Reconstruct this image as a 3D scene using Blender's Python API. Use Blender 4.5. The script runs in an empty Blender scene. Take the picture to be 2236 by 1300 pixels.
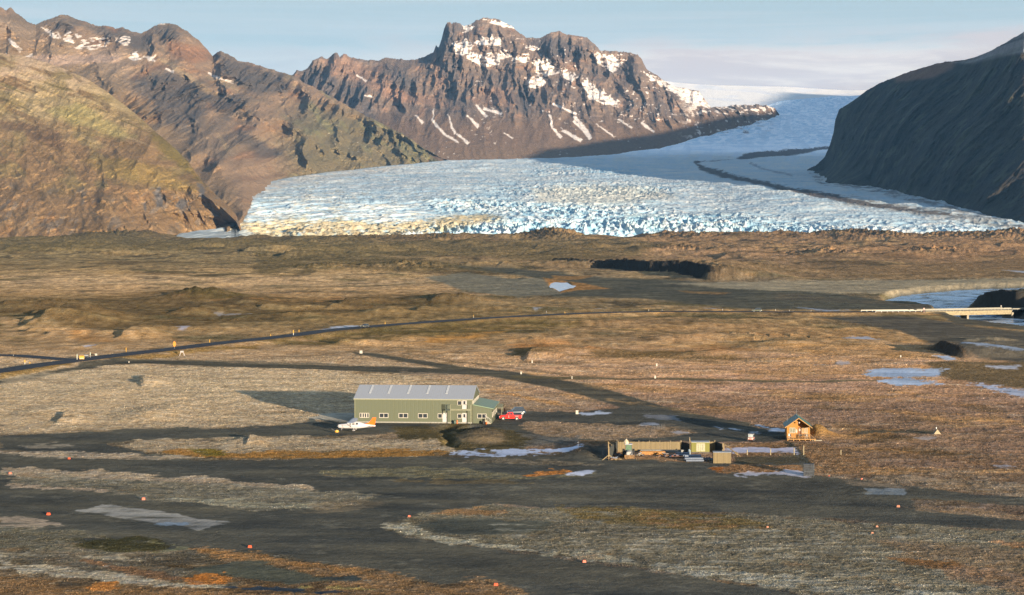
GROUND_K = 1.0; ROCK_K = 0.80; HAZE_D = 1.05e-5; ICE_K = 0.70
SUN_E = 5.0; EXPOSURE = 1.8; SKY_K = 0.065
def _skc(r, g, b):
    f = lambda c: (c/255/12.92 if c < 10 else ((c/255+.055)/1.055)**2.4)
    k = SKY_K * 2**EXPOSURE
    return (f(r)/k, f(g)/k, f(b)/k, 1)
SKY_PALE = _skc(184, 200, 204); SKY_STREAK = _skc(208, 215, 216)
SKY_BANK_DARK = _skc(226, 210, 204); SKY_BANK_LIGHT = _skc(255, 240, 226)
import bpy, bmesh, math, random
import numpy as np
from mathutils import Vector, Matrix
random.seed(7)
RAD = math.radians
# ---------------------------------------------------------------- survey frame
# The eye stands 46 m above the plain and looks along +Y. Tracings taken from the photograph are
# turned into metres on the ground with these constants before anything is built.
H = 46.0; F = 4130.0; CX, CY = 1118.0, 650.0; HZ = 480.0
PITCH = math.atan((CY - HZ) / F)
SP, CP = math.sin(PITCH), math.cos(PITCH)

def place(px, py, D):
    """world point at depth D (metres along Y) seen at photo position px, py (numpy friendly)"""
    u = (np.asarray(px, float) - CX) / F; v = (CY - np.asarray(py, float)) / F
    yy = CP + v * SP; zz = -SP + v * CP
    return D * u / yy, D * np.ones_like(u), H + D * zz / yy

def gnd(px, py, z=0.0):
    """world point on the level z"""
    u = (px - CX) / F; v = (CY - py) / F
    yy = CP + v * SP; zz = -SP + v * CP
    t = (z - H) / zz
    return Vector((t * u, t * yy, z))

def proj(x, y, z):
    """photo position of a world point"""
    dz = z - H
    c = y * CP - dz * SP; w = y * SP + dz * CP
    return CX + F * x / c, CY - F * w / c

# ---------------------------------------------------------------- noise
_rng = np.random.RandomState(11)
_perm = _rng.permutation(256); _perm = np.concatenate([_perm, _perm])
_grad = np.stack([np.cos(np.linspace(0, 2*np.pi, 32, endpoint=False)), np.sin(np.linspace(0, 2*np.pi, 32, endpoint=False))], 1)

def perlin(x, y, seed=0):
    x = x + seed * 17.31; y = y + seed * 9.77
    xi = np.floor(x).astype(np.int64); yi = np.floor(y).astype(np.int64)
    xf = (x - xi); yf = (y - yi)
    u = xf*xf*xf*(xf*(xf*6-15)+10); v = yf*yf*yf*(yf*(yf*6-15)+10)
    def g(ix, iy, fx, fy):
        h = _perm[(_perm[ix & 255] + iy) & 255] & 31
        return _grad[h, 0]*fx + _grad[h, 1]*fy
    n00 = g(xi, yi, xf, yf); n10 = g(xi+1, yi, xf-1, yf)
    n01 = g(xi, yi+1, xf, yf-1); n11 = g(xi+1, yi+1, xf-1, yf-1)
    a = n00 + u*(n10-n00); b = n01 + u*(n11-n01)
    return (a + v*(b-a)) * 1.4

def fbm(x, y, o=4, seed=0, gain=.5, lac=2.03):
    s = 0; a = 1; t = 0
    for i in range(o):
        s = s + a*perlin(x, y, seed+i*3); t += a; a *= gain; x = x*lac; y = y*lac
    return s / t

def ridged(x, y, o=5, seed=0, gain=.5, lac=2.1):
    s = 0; a = 1; t = 0; w = 1
    for i in range(o):
        n = 1 - np.abs(perlin(x, y, seed+i*5)) * 1.6
        n = np.clip(n, 0, 1)**2 * w
        w = np.clip(n*1.8, 0, 1)
        s = s + a*n; t += a; a *= gain; x = x*lac; y = y*lac
    return s / t

def sstep(a, b, x):
    t = np.clip((x-a)/(b-a), 0, 1); return t*t*(3-2*t)

def lin(c):
    c = np.asarray(c, float)/255.
    return np.where(c <= .04045, c/12.92, ((c+.055)/1.055)**2.4)

def sdf(px, py, poly, ky=3.0):
    """signed distance to a traced outline, positive inside"""
    P = np.asarray(poly, float); X = px; Y = py*ky; P = P * np.array([1, ky])
    best = np.full(X.shape, 1e12); ins = np.zeros(X.shape, bool)
    n = len(P)
    for i in range(n):
        ax, ay = P[i]; bx, by = P[(i+1) % n]
        dx, dy = bx-ax, by-ay; L = dx*dx+dy*dy + 1e-9
        t = np.clip(((X-ax)*dx+(Y-ay)*dy)/L, 0, 1)
        best = np.minimum(best, (X-ax-t*dx)**2+(Y-ay-t*dy)**2)
        if ay != by:
            c = ((ay > Y) != (by > Y)) & (X < (bx-ax)*(Y-ay)/(by-ay)+ax)
            ins ^= c
    d = np.sqrt(best)
    return np.where(ins, d, -d)

def line_dist(x, y, pts):
    """distance to a polyline, side (+ = right of travel) and 0..1 position along it"""
    best = np.full(x.shape, 1e12); side = np.zeros(x.shape); pos = np.zeros(x.shape)
    pts = [tuple(p) for p in pts]
    Ls = [math.dist(pts[i], pts[i+1]) for i in range(len(pts)-1)]; T = sum(Ls); acc = 0
    for i in range(len(pts)-1):
        ax, ay = pts[i]; bx, by = pts[i+1]; dx, dy = bx-ax, by-ay; L = Ls[i]
        t = ((x-ax)*dx+(y-ay)*dy)/(L*L); tc = np.clip(t, 0, 1)
        d = (x-ax-tc*dx)**2+(y-ay-tc*dy)**2
        s = ((x-ax)*dy-(y-ay)*dx)/L
        m = d < best
        best = np.where(m, d, best); side = np.where(m, s, side); pos = np.where(m, (acc+tc*L)/T, pos)
        acc += L
    return np.sqrt(best), side, pos

# ---------------------------------------------------------------- scene helpers
scene = bpy.context.scene
COL = scene.collection

def tag(o, label=None, cat=None, group=None, kind=None):
    if label: o['label'] = label
    if cat: o['category'] = cat
    if group: o['group'] = group
    if kind: o['kind'] = kind
    return o

def grid_mesh(name, X, Y, Z, mat, attrs=None, colors=None, kind='structure'):
    R, C = X.shape
    me = bpy.data.meshes.new(name)
    n = R*C; me.vertices.add(n)
    co = np.stack([X, Y, Z], -1).reshape(-1).astype(np.float32)
    me.vertices.foreach_set('co', co)
    idx = np.arange(n).reshape(R, C)
    q = np.stack([idx[:-1, :-1], idx[:-1, 1:], idx[1:, 1:], idx[1:, :-1]], -1).reshape(-1, 4)
    m = len(q)
    me.loops.add(m*4); me.loops.foreach_set('vertex_index', q.reshape(-1).astype(np.int32))
    me.polygons.add(m); me.polygons.foreach_set('loop_start', np.arange(0, m*4, 4, dtype=np.int32))
    me.update(calc_edges=True)
    me.polygons.foreach_set('use_smooth', np.ones(m, bool))
    for k, a in (attrs or {}).items():
        at = me.attributes.new(k, 'FLOAT', 'POINT'); at.data.foreach_set('value', a.reshape(-1).astype(np.float32))
    for k, a in (colors or {}).items():
        at = me.attributes.new(k, 'FLOAT_COLOR', 'POINT')
        c = np.concatenate([a.reshape(-1, 3), np.ones((n, 1))], 1)
        at.data.foreach_set('color', c.reshape(-1).astype(np.float32))
    me.materials.append(mat)
    o = bpy.data.objects.new(name, me); COL.objects.link(o)
    if kind: o['kind'] = kind
    return o

class NT:
    def __init__(s, name):
        s.m = bpy.data.materials.new(name); s.m.use_nodes = True
        s.t = s.m.node_tree; s.N = s.t.nodes; s.L = s.t.links
        s.N.clear(); s.out = s.N.new('ShaderNodeOutputMaterial')
    def n(s, typ, ins=None, **kw):
        nd = s.N.new(typ)
        for k, v in kw.items(): setattr(nd, k, v)
        for k, v in (ins or {}).items(): s.set(nd, k, v)
        return nd
    def set(s, nd, k, v):
        if isinstance(v, bpy.types.NodeSocket): s.L.new(v, nd.inputs[k])
        elif isinstance(v, bpy.types.Node): s.L.new(v.outputs[0], nd.inputs[k])
        else: nd.inputs[k].default_value = v
    def attr(s, name): return s.n('ShaderNodeAttribute', attribute_name=name)
    def math(s, op, a, b=0.0, c=None):
        nd = s.n('ShaderNodeMath', operation=op); s.set(nd, 0, a); s.set(nd, 1, b)
        if c is not None: s.set(nd, 2, c)
        return nd.outputs[0]
    def noise(s, vec, scale, detail=4, rough=.6, dist=0):
        return s.n('ShaderNodeTexNoise', {'Vector': vec, 'Scale': scale, 'Detail': detail, 'Roughness': rough, 'Distortion': dist}).outputs['Fac']
    def ramp(s, fac, a, b, lo=0.0, hi=1.0):
        nd = s.n('ShaderNodeMapRange', interpolation_type='SMOOTHSTEP'); s.set(nd, 0, fac)
        for i, v in enumerate((a, b, lo, hi)): s.set(nd, i+1, v)
        return nd.outputs[0]
    def mix(s, fac, a, b, mode='MIX'):
        nd = s.n('ShaderNodeMix', data_type='RGBA', blend_type=mode)
        s.set(nd, 0, fac); s.set(nd, 6, a); s.set(nd, 7, b); return nd.outputs[2]
    def bsdf(s, **kw):
        b = s.n('ShaderNodeBsdfPrincipled')
        for k, v in kw.items(): s.set(b, k.replace('_', ' '), v)
        s.L.new(b.outputs[0], s.out.inputs[0]); return b

def col4(c): c = list(lin(c)); return (c[0], c[1], c[2], 1)
# ================================================================ LIGHT, SKY, CAMERA
SUN_EL = RAD(5.5)
SUN_DIR = Vector((0.482, -0.876, 0)).normalized() * math.cos(SUN_EL) + Vector((0, 0, math.sin(SUN_EL)))
cam = bpy.data.cameras.new('camera'); camo = bpy.data.objects.new('camera', cam); COL.objects.link(camo)
camo.location = (0, 0, H); camo.rotation_euler = (RAD(90) - PITCH, 0, 0)
cam.sensor_width = 36; cam.lens = 36 * F / 2236; cam.clip_start = 1; cam.clip_end = 90000
scene.camera = camo
sl = bpy.data.lights.new('sun', 'SUN'); sl.energy = SUN_E; sl.angle = RAD(.5); sl.color = (1.0, .82, .62)
so = bpy.data.objects.new('sun', sl); COL.objects.link(so)
so.rotation_euler = SUN_DIR.to_track_quat('Z', 'Y').to_euler(); so.location = (0, 0, 300)

w = bpy.data.worlds.new('World'); scene.world = w; w.use_nodes = True
t = w.node_tree; t.nodes.clear()
class WT(NT):
    def __init__(s): s.t = t; s.N = t.nodes; s.L = t.links
W = WT(); wo = W.n('ShaderNodeOutputWorld')
sky = W.n('ShaderNodeTexSky', sky_type='NISHITA')
sky.sun_disc = False; sky.sun_elevation = RAD(12); sky.altitude = 0
sky.sun_rotation = math.atan2(SUN_DIR.x, SUN_DIR.y); sky.air_density = 1.0; sky.dust_density = .3; sky.ozone_density = 2.5
tc = W.n('ShaderNodeTexCoord')
sep = W.n('ShaderNodeSeparateXYZ', {0: tc.outputs['Generated']})
el = sep.outputs[2]
# thin cloud bands low over the ice cap and faint high streaks
mp = W.n('ShaderNodeMapping'); W.set(mp, 0, tc.outputs['Generated']); mp.inputs['Scale'].default_value = (3.2, 3.2, 26)
nz = W.noise(mp.outputs[0], 2.2, 6, .62, .4)
mp2 = W.n('ShaderNodeMapping'); W.set(mp2, 0, tc.outputs['Generated']); mp2.inputs['Scale'].default_value = (1.3, 1.3, 60)
nz2 = W.noise(mp2.outputs[0], 1.6, 5, .55, .3)
band = W.math('MULTIPLY', W.ramp(el, .045, .060), W.ramp(W.math('ADD', el, W.math('MULTIPLY', W.math('SUBTRACT', nz, .5), .03)), .089, .100, 1, 0))
azm = W.ramp(sep.outputs[0], -.14, .09, .35, 1.0)
bankm = W.math('MULTIPLY', W.math('MULTIPLY', W.ramp(W.math('ADD', el, W.math('MULTIPLY', W.math('SUBTRACT', nz, .5), .05)), .084, .098, 1, 0), azm), .92)
streak = W.math('MULTIPLY', W.ramp(nz2, .42, .66), .75)
hazeh = W.ramp(el, .125, .27, .96, 0)
basec = W.mix(hazeh, sky.outputs[0], SKY_PALE)
c1 = W.mix(streak, basec, SKY_STREAK)
bankcol = W.mix(W.ramp(nz, .42, .60), SKY_BANK_DARK, SKY_BANK_LIGHT)
c2 = W.mix(bankm, c1, bankcol)
bg = W.n('ShaderNodeBackground'); W.set(bg, 0, c2); bg.inputs[1].default_value = SKY_K
W.L.new(bg.outputs[0], wo.inputs[0])
scene.view_settings.view_transform = 'Standard'; scene.view_settings.look = 'None'
scene.view_settings.exposure = EXPOSURE; scene.view_settings.gamma = 1
scene.cycles.max_bounces = 5; scene.cycles.diffuse_bounces = 2; scene.cycles.volume_bounces = 0

hv = NT('haze_air'); vp = hv.n('ShaderNodeVolumePrincipled'); vp.inputs['Color'].default_value = (.24, .56, 1.0, 1); vp.inputs['Density'].default_value = HAZE_D; vp.inputs['Anisotropy'].default_value = 0
hv.L.new(vp.outputs[0], hv.out.inputs['Volume'])
bm = bmesh.new(); bmesh.ops.create_cube(bm, size=1)
bmesh.ops.scale(bm, vec=(44000, 34000, 2400), verts=bm.verts); bmesh.ops.translate(bm, vec=(6000, 11000, 1200-260), verts=bm.verts)
me = bpy.data.meshes.new('haze'); bm.to_mesh(me); bm.free(); me.materials.append(hv.m)
ho = bpy.data.objects.new('haze', me); COL.objects.link(ho); ho['kind'] = 'stuff'; ho['label'] = 'thin blue air between the plain and the far peaks'

scene.cycles.use_denoising = True
scene.cycles.denoising_input_passes = 'RGB_ALBEDO_NORMAL'; scene.cycles.denoising_prefilter = 'NONE'
# ================================================================ THE PLAIN
# rows follow distance, columns follow bearing, so that detail is even across the plain
row_py = np.arange(1424, 606, -1.2)
D1 = H*F/(row_py-HZ)
Drows = np.concatenate([np.linspace(-60, D1[0]-8, 14), D1, np.arange(D1[-1]+8, 4500, 9.0), np.linspace(4550, 9000, 20)])
colpx = np.concatenate([np.linspace(-5200, -270, 36), np.arange(-250, 2486, 1.6), np.linspace(2510, 7400, 36)])
GX = np.zeros((len(Drows), len(colpx))); GY = np.zeros_like(GX)
for_near = np.maximum(Drows, 150.0)
GX[:] = for_near[:, None] * ((colpx-CX)/F)[None, :]; GY[:] = Drows[:, None]
PX, PY = proj(GX, np.maximum(GY, 60.0), np.zeros_like(GX))
NEARM = GY < 60
# noise fields in metres
n_big = fbm(GX/38, GY/38, 4, 1); n_mid = fbm(GX/9, GY/9, 4, 2); n_sm = fbm(GX/2.6, GY/2.6, 3, 3)
n_tuft = fbm(GX/1.3, GY/1.15, 4, 14, .62)*sstep(330, 270, GY) + fbm(GX/1.3, GY/2.3, 4, 12, .6)*sstep(270, 330, GY)*sstep(760, 620, GY) + fbm(GX/4, GY/22, 3, 13)*sstep(620, 760, GY); n_edge = fbm(GX/5, GY/6.5, 4, 15, .6); n_hill = fbm(GX/95, GY/95, 4, 4); n_str = fbm(GX/60, GY/14, 4, 5)
n_far = fbm(GX/300, GY/260, 5, 6)

base = np.zeros(GX.shape+(3,)); rough = np.ones(GX.shape); ice = np.zeros(GX.shape)
# bands of ground cover from near to far (colour as seen in the sun), keyed by distance
bands = [  # py, colour left, colour right
 (1420, (96,90,78), (100,94,84)), (1290, (112,92,68), (100,92,80)), (1210, (98,92,78), (108,98,86)), (1130, (100,97,84), (112,102,88)), (1060, (118,110,94), (122,104,84)),
 (1010, (108,98,80), (128,104,80)), (960, (128,116,96), (140,114,88)), (900, (168,149,120), (140,114,92)),
 (840, (172,153,122), (148,116,88)), (800, (160,140,112), (160,126,92)), (775, (146,124,96), (148,118,84)), (745, (138,114,82), (138,112,78)),
 (715, (128,108,76), (142,114,76)), (690, (112,98,68), (132,108,74)), (660, (112,96,68), (110,96,72)), (640, (150,122,84), (96,86,68)), (615, (168,142,106), (112,98,76)),
 (598, (160,134,96), (112,98,74)), (585, (124,106,76), (104,88,66)), (560, (122,108,78), (134,108,80)), (540, (112,98,68), (138,112,80)), (525, (100,86,60), (128,102,72)), (500, (94,80,58), (128,94,66))]
bpy_ = np.array([b[0] for b in bands])[::-1]
tx = sstep(600, 1600, PX + n_big*500)[..., None]
pyw = np.where(NEARM, 1420, PY + n_mid*8*(PY-HZ)/300 + n_str*14*(PY-HZ)/300)
for k in range(3):
    L_ = np.interp(pyw, bpy_, np.array([b[1][k] for b in bands])[::-1]); R_ = np.interp(pyw, bpy_, np.array([b[2][k] for b in bands])[::-1])
    base[..., k] = L_*(1-tx[..., 0]) + R_*tx[..., 0]

def blend(c, wgt, r=None, i=None):
    global base, rough, ice
    w3 = np.clip(wgt, 0, 1)
    base = base*(1-w3[..., None]) + np.asarray(c, float)*w3[..., None]
    if r is not None: rough = rough*(1-w3)+r*w3
    if i is not None: ice = ice*(1-w3)+i*w3

far = sstep(900, 700, PY)
# patchwork of heath: ochre, russet, dark moss, frost streaks
heath = sstep(.10, .42, fbm(GX/26, GY/22, 4, 21))
blend((164, 122, 70), heath*.5*sstep(520, 640, PY)*(1-sstep(880, 960, PY)*(PX < 1300))*sstep(300, 1500, PX+n_big*300))
blend((86, 72, 50), sstep(.12, .40, fbm(GX/17, GY/20, 4, 22))*.50*sstep(515, 560, PY))
blend((74, 70, 50), sstep(.05, .35, fbm(GX/70, GY/60, 4, 23))*.75*sstep(560, 600, PY)*(1-sstep(735, 770, PY)))
blend((180, 160, 132), sstep(.15, .45, fbm(GX/20, GY/9, 4, 24))*.45*sstep(640, 800, PY))
blend((154, 116, 72), sstep(.22, .5, fbm(GX/45, GY/40, 4, 25))*.6*sstep(520, 560, PY)*sstep(640, 560, PY)*sstep(900, 1700, PX))
blend((70, 60, 44), sstep(.02, .35, fbm(GX/140, GY/120, 5, 26))*.65*sstep(620, 590, PY))
blend((148,124,84), sstep(.08, .3, fbm(GX/50, GY/90, 4, 27))*.5*sstep(640, 590, PY))
blend((58,54,44), sstep(.16, .34, fbm(GX/34, GY/60, 4, 28))*.6*sstep(760, 700, PY))
blend((150,122,104), sstep(-.1, .3, fbm(GX/60, GY/34, 4, 29))*.45*sstep(700, 820, PY)*sstep(900, 1300, PX))
base *= (1 + (.16+.05*sstep(900, 1500, PX))*sstep(900, 840, PY)*sstep(520, 600, PY))[..., None]
# fine speckle
base *= (1 + .22*n_sm*sstep(560, 900, PY) + .30*n_mid + .14*n_big + .32*n_tuft)[..., None]

def paint(poly, c, soft=4, rag=6, a=1.0, r=None, i=None, wx=10, wy=2.2, tex=None, ky=3.0):
    c = np.asarray(c, float); c = c*.85+c.mean()*.15 if c[0]-c[2] > 70 else c
    """lay one kind of ground inside a traced outline, its edge broken up by metre-scale noise"""
    P_ = np.asarray(poly, float); m = 40
    k = (PX > P_[:, 0].min()-m) & (PX < P_[:, 0].max()+m) & (PY > P_[:, 1].min()-14) & (PY < P_[:, 1].max()+14) & ~NEARM
    if not k.any(): return
    sc = (PY[k]-HZ)/400
    x = PX[k] + (n_mid[k]*1.6+n_big[k]*2.2)*wx*sc; y = PY[k] + (n_mid[k]*1.3+n_big[k]*1.6)*wy*sc
    loose = i is None and wx > 5
    rg_ = max(rag, 5)*1.15 if loose else rag
    d = sdf(x, y, P_, ky) + rg_*(n_sm[k]*1.5+n_mid[k]*2.0+n_edge[k]*1.6+n_tuft[k]*.7)*sc
    w_ = sstep(-soft*1.5, soft*1.5, d)*a
    if tex is not None:
        s1, s2, lo, hi, sd = tex
        w_ = w_*sstep(lo, hi, fbm(GX[k]/s1, GY[k]/s2, 4, sd))
    vg = 1.0 if r is None or r > .5 else .45
    cc = np.asarray(c, float)*(1+.14*n_sm[k]*vg+.20*n_mid[k]*vg+.14*n_str[k]+.36*n_tuft[k]*vg)[:, None]
    if vg < 1: # graders and wheels leave long paler and browner sweeps
        q_ = np.clip(fbm(GX[k]/34, (GY[k]+.10*GX[k])/7.5, 5, 55)*1.4 + n_big[k]*.5+n_mid[k]*.4, -1, 1)[:, None]; cc = cc*(1+.20*q_) + np.array([7, 3, -3])*q_
    base[k] = base[k]*(1-w_[:, None]) + cc*w_[:, None]
    if r is not None: rough[k] = rough[k]*(1-w_)+r*w_
    if i is not None: ice[k] = ice[k]*(1-w_)+i*w_

def stroke(pts, wpx, c, **kw):
    """a track of varying width along a traced centre line"""
    P_ = [(p[0], p[1]) for p in pts]; ws = [p[2] if len(p) > 2 else wpx for p in pts]
    up = [(x, y-w/2) for (x, y), w in zip(P_, ws)]; dn = [(x, y+w/2) for (x, y), w in zip(P_, ws)][::-1]
    paint(up+dn, c, **kw)

G = (81, 80, 72); G2 = (86, 82, 70); GD = (62, 62, 52); FR = (172, 156, 132); FG = (150, 146, 128); SPK = (112, 110, 96)
OR = (158, 112, 60); OB = (140, 102, 62); ICE = (188, 196, 216); TAN = (170, 140, 100); OLV = (88, 78, 50)
GR = dict(r=.12)
# --- far zones
paint([(0,527),(240,522),(400,528),(700,530),(1000,533),(1100,530),(1300,526),(1500,540),(1400,560),(1250,575),(1000,560),(700,560),(560,548),(300,552),(0,556)], (96,86,58), soft=8, a=.6)
paint([(1380,585),(1640,575),(1900,585),(2236,560),(2400,560),(2400,606),(2236,604),(1900,608),(1700,606),(1560,612)], (130,106,76), a=.6)
paint([(2050,530),(2300,528),(2400,545),(2236,560),(2040,572),(1850,560)], (144,108,72), a=.5, soft=10)
paint([(0,600),(180,598),(420,604),(700,600),(1000,612),(1170,640),(900,655),(560,650),(360,650),(150,640),(0,640)], (176,148,112), a=.55, soft=6, tex=(30,10,-.3,.3,31))
paint([(380,655),(520,645),(820,648),(760,662),(560,664)], (186,128,66), a=.7, tex=(30,14,-.1,.3,32))
paint([(930,606),(1010,596),(1150,612),(1210,600),(1300,605),(1260,640),(1130,650),(1010,634)], (116,112,96), a=.9, r=.3)
paint([(960,585),(1120,586),(1290,606),(1500,612),(1560,618),(1720,626),(1960,660),(2010,676),(1650,676),(1500,664),(1380,650),(1200,650),(1260,628),(1150,604)], (86,84,72), soft=5, **GR)
paint([(1430,618),(1560,617),(1900,612),(2240,606),(2380,604),(2380,618),(2236,624),(2040,634),(1950,643),(1800,640),(1560,628)], (150,138,112), a=.9, r=.3)
paint([(1920,642),(2060,634),(2090,628),(2236,620),(2236,630),(2030,640),(1950,660)], (98,90,64), a=.9)
paint([(1186,608),(1215,612),(1262,618),(1335,630),(1280,634),(1225,640),(1200,625)], OR, soft=3, rag=3, wx=3)
paint([(1204,603),(1300,604),(1260,612),(1210,612)], OR, a=.8, soft=2, rag=3, wx=3)
paint([(1480,634),(1600,640),(1580,644),(1500,640)], OR, a=.6, soft=2, rag=4)
# gravel flats beside the river
paint([(1690,655),(1940,664),(2010,676),(2060,690),(2080,706),(2236,722),(2400,730),(2400,690),(2236,690),(2400,640),(2236,638),(2120,668),(2060,668),(1960,660),(1700,640)], (92,86,72), soft=4, **GR)
paint([(1780,692),(1960,692),(2060,700),(2110,712),(2236,724),(2400,740),(2400,800),(2236,792),(2110,780),(2010,742),(1960,720),(1860,706)], (92,86,74), soft=5, **GR)
paint([(2100,738),(2180,734),(2230,752),(2200,766),(2120,760)], (138,124,98), a=.8, tex=(14,8,-.2,.2,33))
paint([(1560,704),(1700,694),(1830,704),(1900,716),(1700,712)], (160,132,88), a=.5)
paint([(2020,800),(2110,790),(2236,790),(2400,800),(2400,850),(2236,848),(2140,836),(2070,828)], (96,84,60), soft=6, a=.85, r=.6)
# --- olive hills about the ring road
for P_, c_, a_ in (([(0,662),(60,650),(160,655),(330,640),(420,630),(520,648),(700,655),(900,640),(1060,660),(900,672),(760,690),(520,700),(420,720),(250,724),(130,712),(0,690)], (104,86,58), .8),
                   ([(560,560),(760,556),(1000,580),(1100,596),(980,596),(760,592),(620,604),(560,600)], (92,82,56), .7),
                   ([(380,640),(430,630),(490,634),(550,652),(480,658),(400,656)], (88,78,50), .9),
                   ([(0,692),(70,706),(180,726),(330,744),(420,750),(300,762),(0,770)], (172,142,104), .8),
                   ([(150,728),(230,738),(260,744),(180,748)], OR, .6),
                   ([(560,700),(700,684),(860,676),(1100,672),(1100,684),(860,700),(700,712)], (136,112,74), .6),
                   ([(560,748),(760,724),(1000,706),(1200,696),(1420,694),(1300,712),(1080,728),(900,740),(700,756)], (98,86,52), .7),
                   ([(940,740),(1060,728),(1120,718),(1040,740),(900,752)], (190,132,60), .8),
                   ([(1270,700),(1420,692),(1660,700),(1780,716),(1700,736),(1480,744),(1240,732)], (164,128,84), .75),
                   ([(1120,752),(1240,752),(1340,768),(1240,772),(1120,766)], (176,118,62), .7),
                   ([(1430,768),(1560,754),(1680,768),(1560,776)], (170,116,62), .7),
                   ([(1120,764),(1300,770),(1420,762),(1560,776),(1660,784),(1400,784),(1120,778)], (96,80,50), .7)):
    paint(P_, c_, a=a_, soft=8, rag=10, tex=(24,18,-.45,.1,34))
# --- verge left of the junction and the service road
paint([(0,812),(180,790),(400,770),(560,752),(560,762),(420,772),(300,786),(180,792),(0,836)], (128,104,60), a=.8)
stroke([(-20,838,9),(80,822,9),(180,802,9),(250,792,9),(320,790,8),(420,794,9),(560,798,12),(700,803,11),(860,806,13),(1000,812,14),(1110,818,16)], 9, G2, soft=2.5, rag=2, wx=4, **GR)
stroke([(250,790,5),(330,786,4),(560,790,4),(760,797,4)], 4, G2, a=.6, soft=2, rag=2, wx=3, **GR)
stroke([(775,770,3),(812,774,7),(880,784,8),(960,798,10),(1040,812,14),(1120,822,18),(1200,836,22),(1280,852,27),(1330,866,30),(1400,890,34),(1480,912,36),(1560,930,38),(1640,942,34)], 9, G2, soft=3, rag=2.5, wx=5, **GR)
stroke([(1120,824,6),(1400,828,5),(1600,831,5),(1760,833,4),(1920,832,3)], 5, (100,90,66), a=.85, soft=2, rag=2, wx=3, **GR)
stroke([(880,772,3),(1000,790,4),(1120,806,4),(1300,826,3)], 3, (104,92,72), a=.6, soft=2, wx=3)
stroke([(1850,946,6),(1920,940,6),(2000,943,8),(2046,944,5)], 6, (90,84,68), a=.9, soft=3, r=.3)
# pale frosted meadow
paint([(0,830),(180,806),(300,796),(560,806),(760,812),(800,818),(780,905),(730,905),(700,918),(626,926),(474,934),(281,937),(135,947),(0,947)], (184,164,132), soft=5, a=.75, tex=(16,6,-.6,.0,35))
paint([(0,860),(330,850),(480,870),(560,900),(300,930),(0,940)], (196,172,136), a=.35)
paint([(860,806),(1100,826),(1220,860),(1300,890),(1250,900),(1140,900),(1060,870),(1040,840),(880,820)], (162,138,112), a=.6, tex=(14,6,-.3,.1,36))
stroke([(1060,856,3),(1120,862,6),(1200,880,8),(1250,886,4)], 5, (200,140,72), a=.6, soft=3)
# ochre bands in the right-hand heath
for P_ in ([(1260,836),(1380,842),(1560,850),(1480,860),(1300,850)], [(1600,810),(1750,800),(1920,812),(1760,822),(1640,826)], [(1320,872),(1420,884),(1560,908),(1500,904),(1380,884)],
           [(1700,760),(1900,752),(2010,770),(1960,786),(1760,782)], [(1660,850),(1820,858),(1960,866),(1900,880),(1700,870)], [(1990,900),(2100,915),(2200,905),(2240,930),(2080,935)],
           [(1640,725),(1860,718),(1980,735),(1900,748),(1700,742)], [(1780,1030),(1900,1015),(2040,1025),(2236,1020),(2236,1034),(1900,1038)]):
    paint(P_, (180,134,80), a=.65, soft=8, rag=10, tex=(12,9,-.35,.15,37))
# --- airfield gravel
paint([(0,949),(135,948),(281,939),(474,936),(626,929),(700,920),(735,905),(780,905),(780,922),(1060,924),(1090,905),(1140,901),(1250,898),(1337,892),(1400,884),(1500,904),(1600,926),(1715,944),(1722,960),(1690,966),(1600,966),(1500,964),(1380,962),(1337,960),(1250,962),(1160,970),(1130,975),(1140,950),(1100,940),(1000,930),(960,928),(930,934),(821,950),(700,955),(542,955),(430,958),(298,961),(234,968),(322,990),(423,998),(300,1002),(160,994),(40,986),(0,985)], G, soft=3, rag=3, wx=6, **GR)
paint([(0,991),(60,990),(160,996),(305,1003),(440,1004),(700,1000),(960,996),(1263,990),(1320,968),(1340,1004),(1560,1010),(1600,1014),(1740,1000),(1760,992),(1790,1010),(1781,1040),(1879,1048),(1979,1060),(2100,1076),(2236,1087),(2450,1095),(2450,1112),(2236,1106),(2080,1092),(1998,1092),(2000,1108),(2236,1138),(2450,1148),(2450,1170),(2236,1158),(2100,1152),(1961,1143),(1849,1134),(1699,1128),(1624,1120),(1550,1121),(1400,1113),(1201,1113),(1091,1101),(1013,1110),(919,1117),(872,1131),(841,1154),(888,1173),(982,1189),(1107,1203),(1232,1220),(1400,1243),(1560,1268),(1662,1282),(1800,1310),(1800,1424),(1300,1424),(1160,1300),(1091,1273),(1029,1267),(966,1279),(888,1261),(825,1243),(700,1231),(575,1208),(440,1200),(380,1204),(160,1186),(0,1160),(0,1131),(-300,1120),(-300,1000)], G, soft=4, rag=4, wx=8, **GR)
# rough ground at the yard and the mound
paint([(870,932),(1000,925),(1140,945),(1180,960),(1130,985),(960,996),(900,980),(870,955)], (84,76,54), soft=5, r=.5)
paint([(1000,940),(1060,934),(1105,948),(1100,968),(1040,974),(1000,965)], (112,98,76), soft=6, r=.5)
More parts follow.
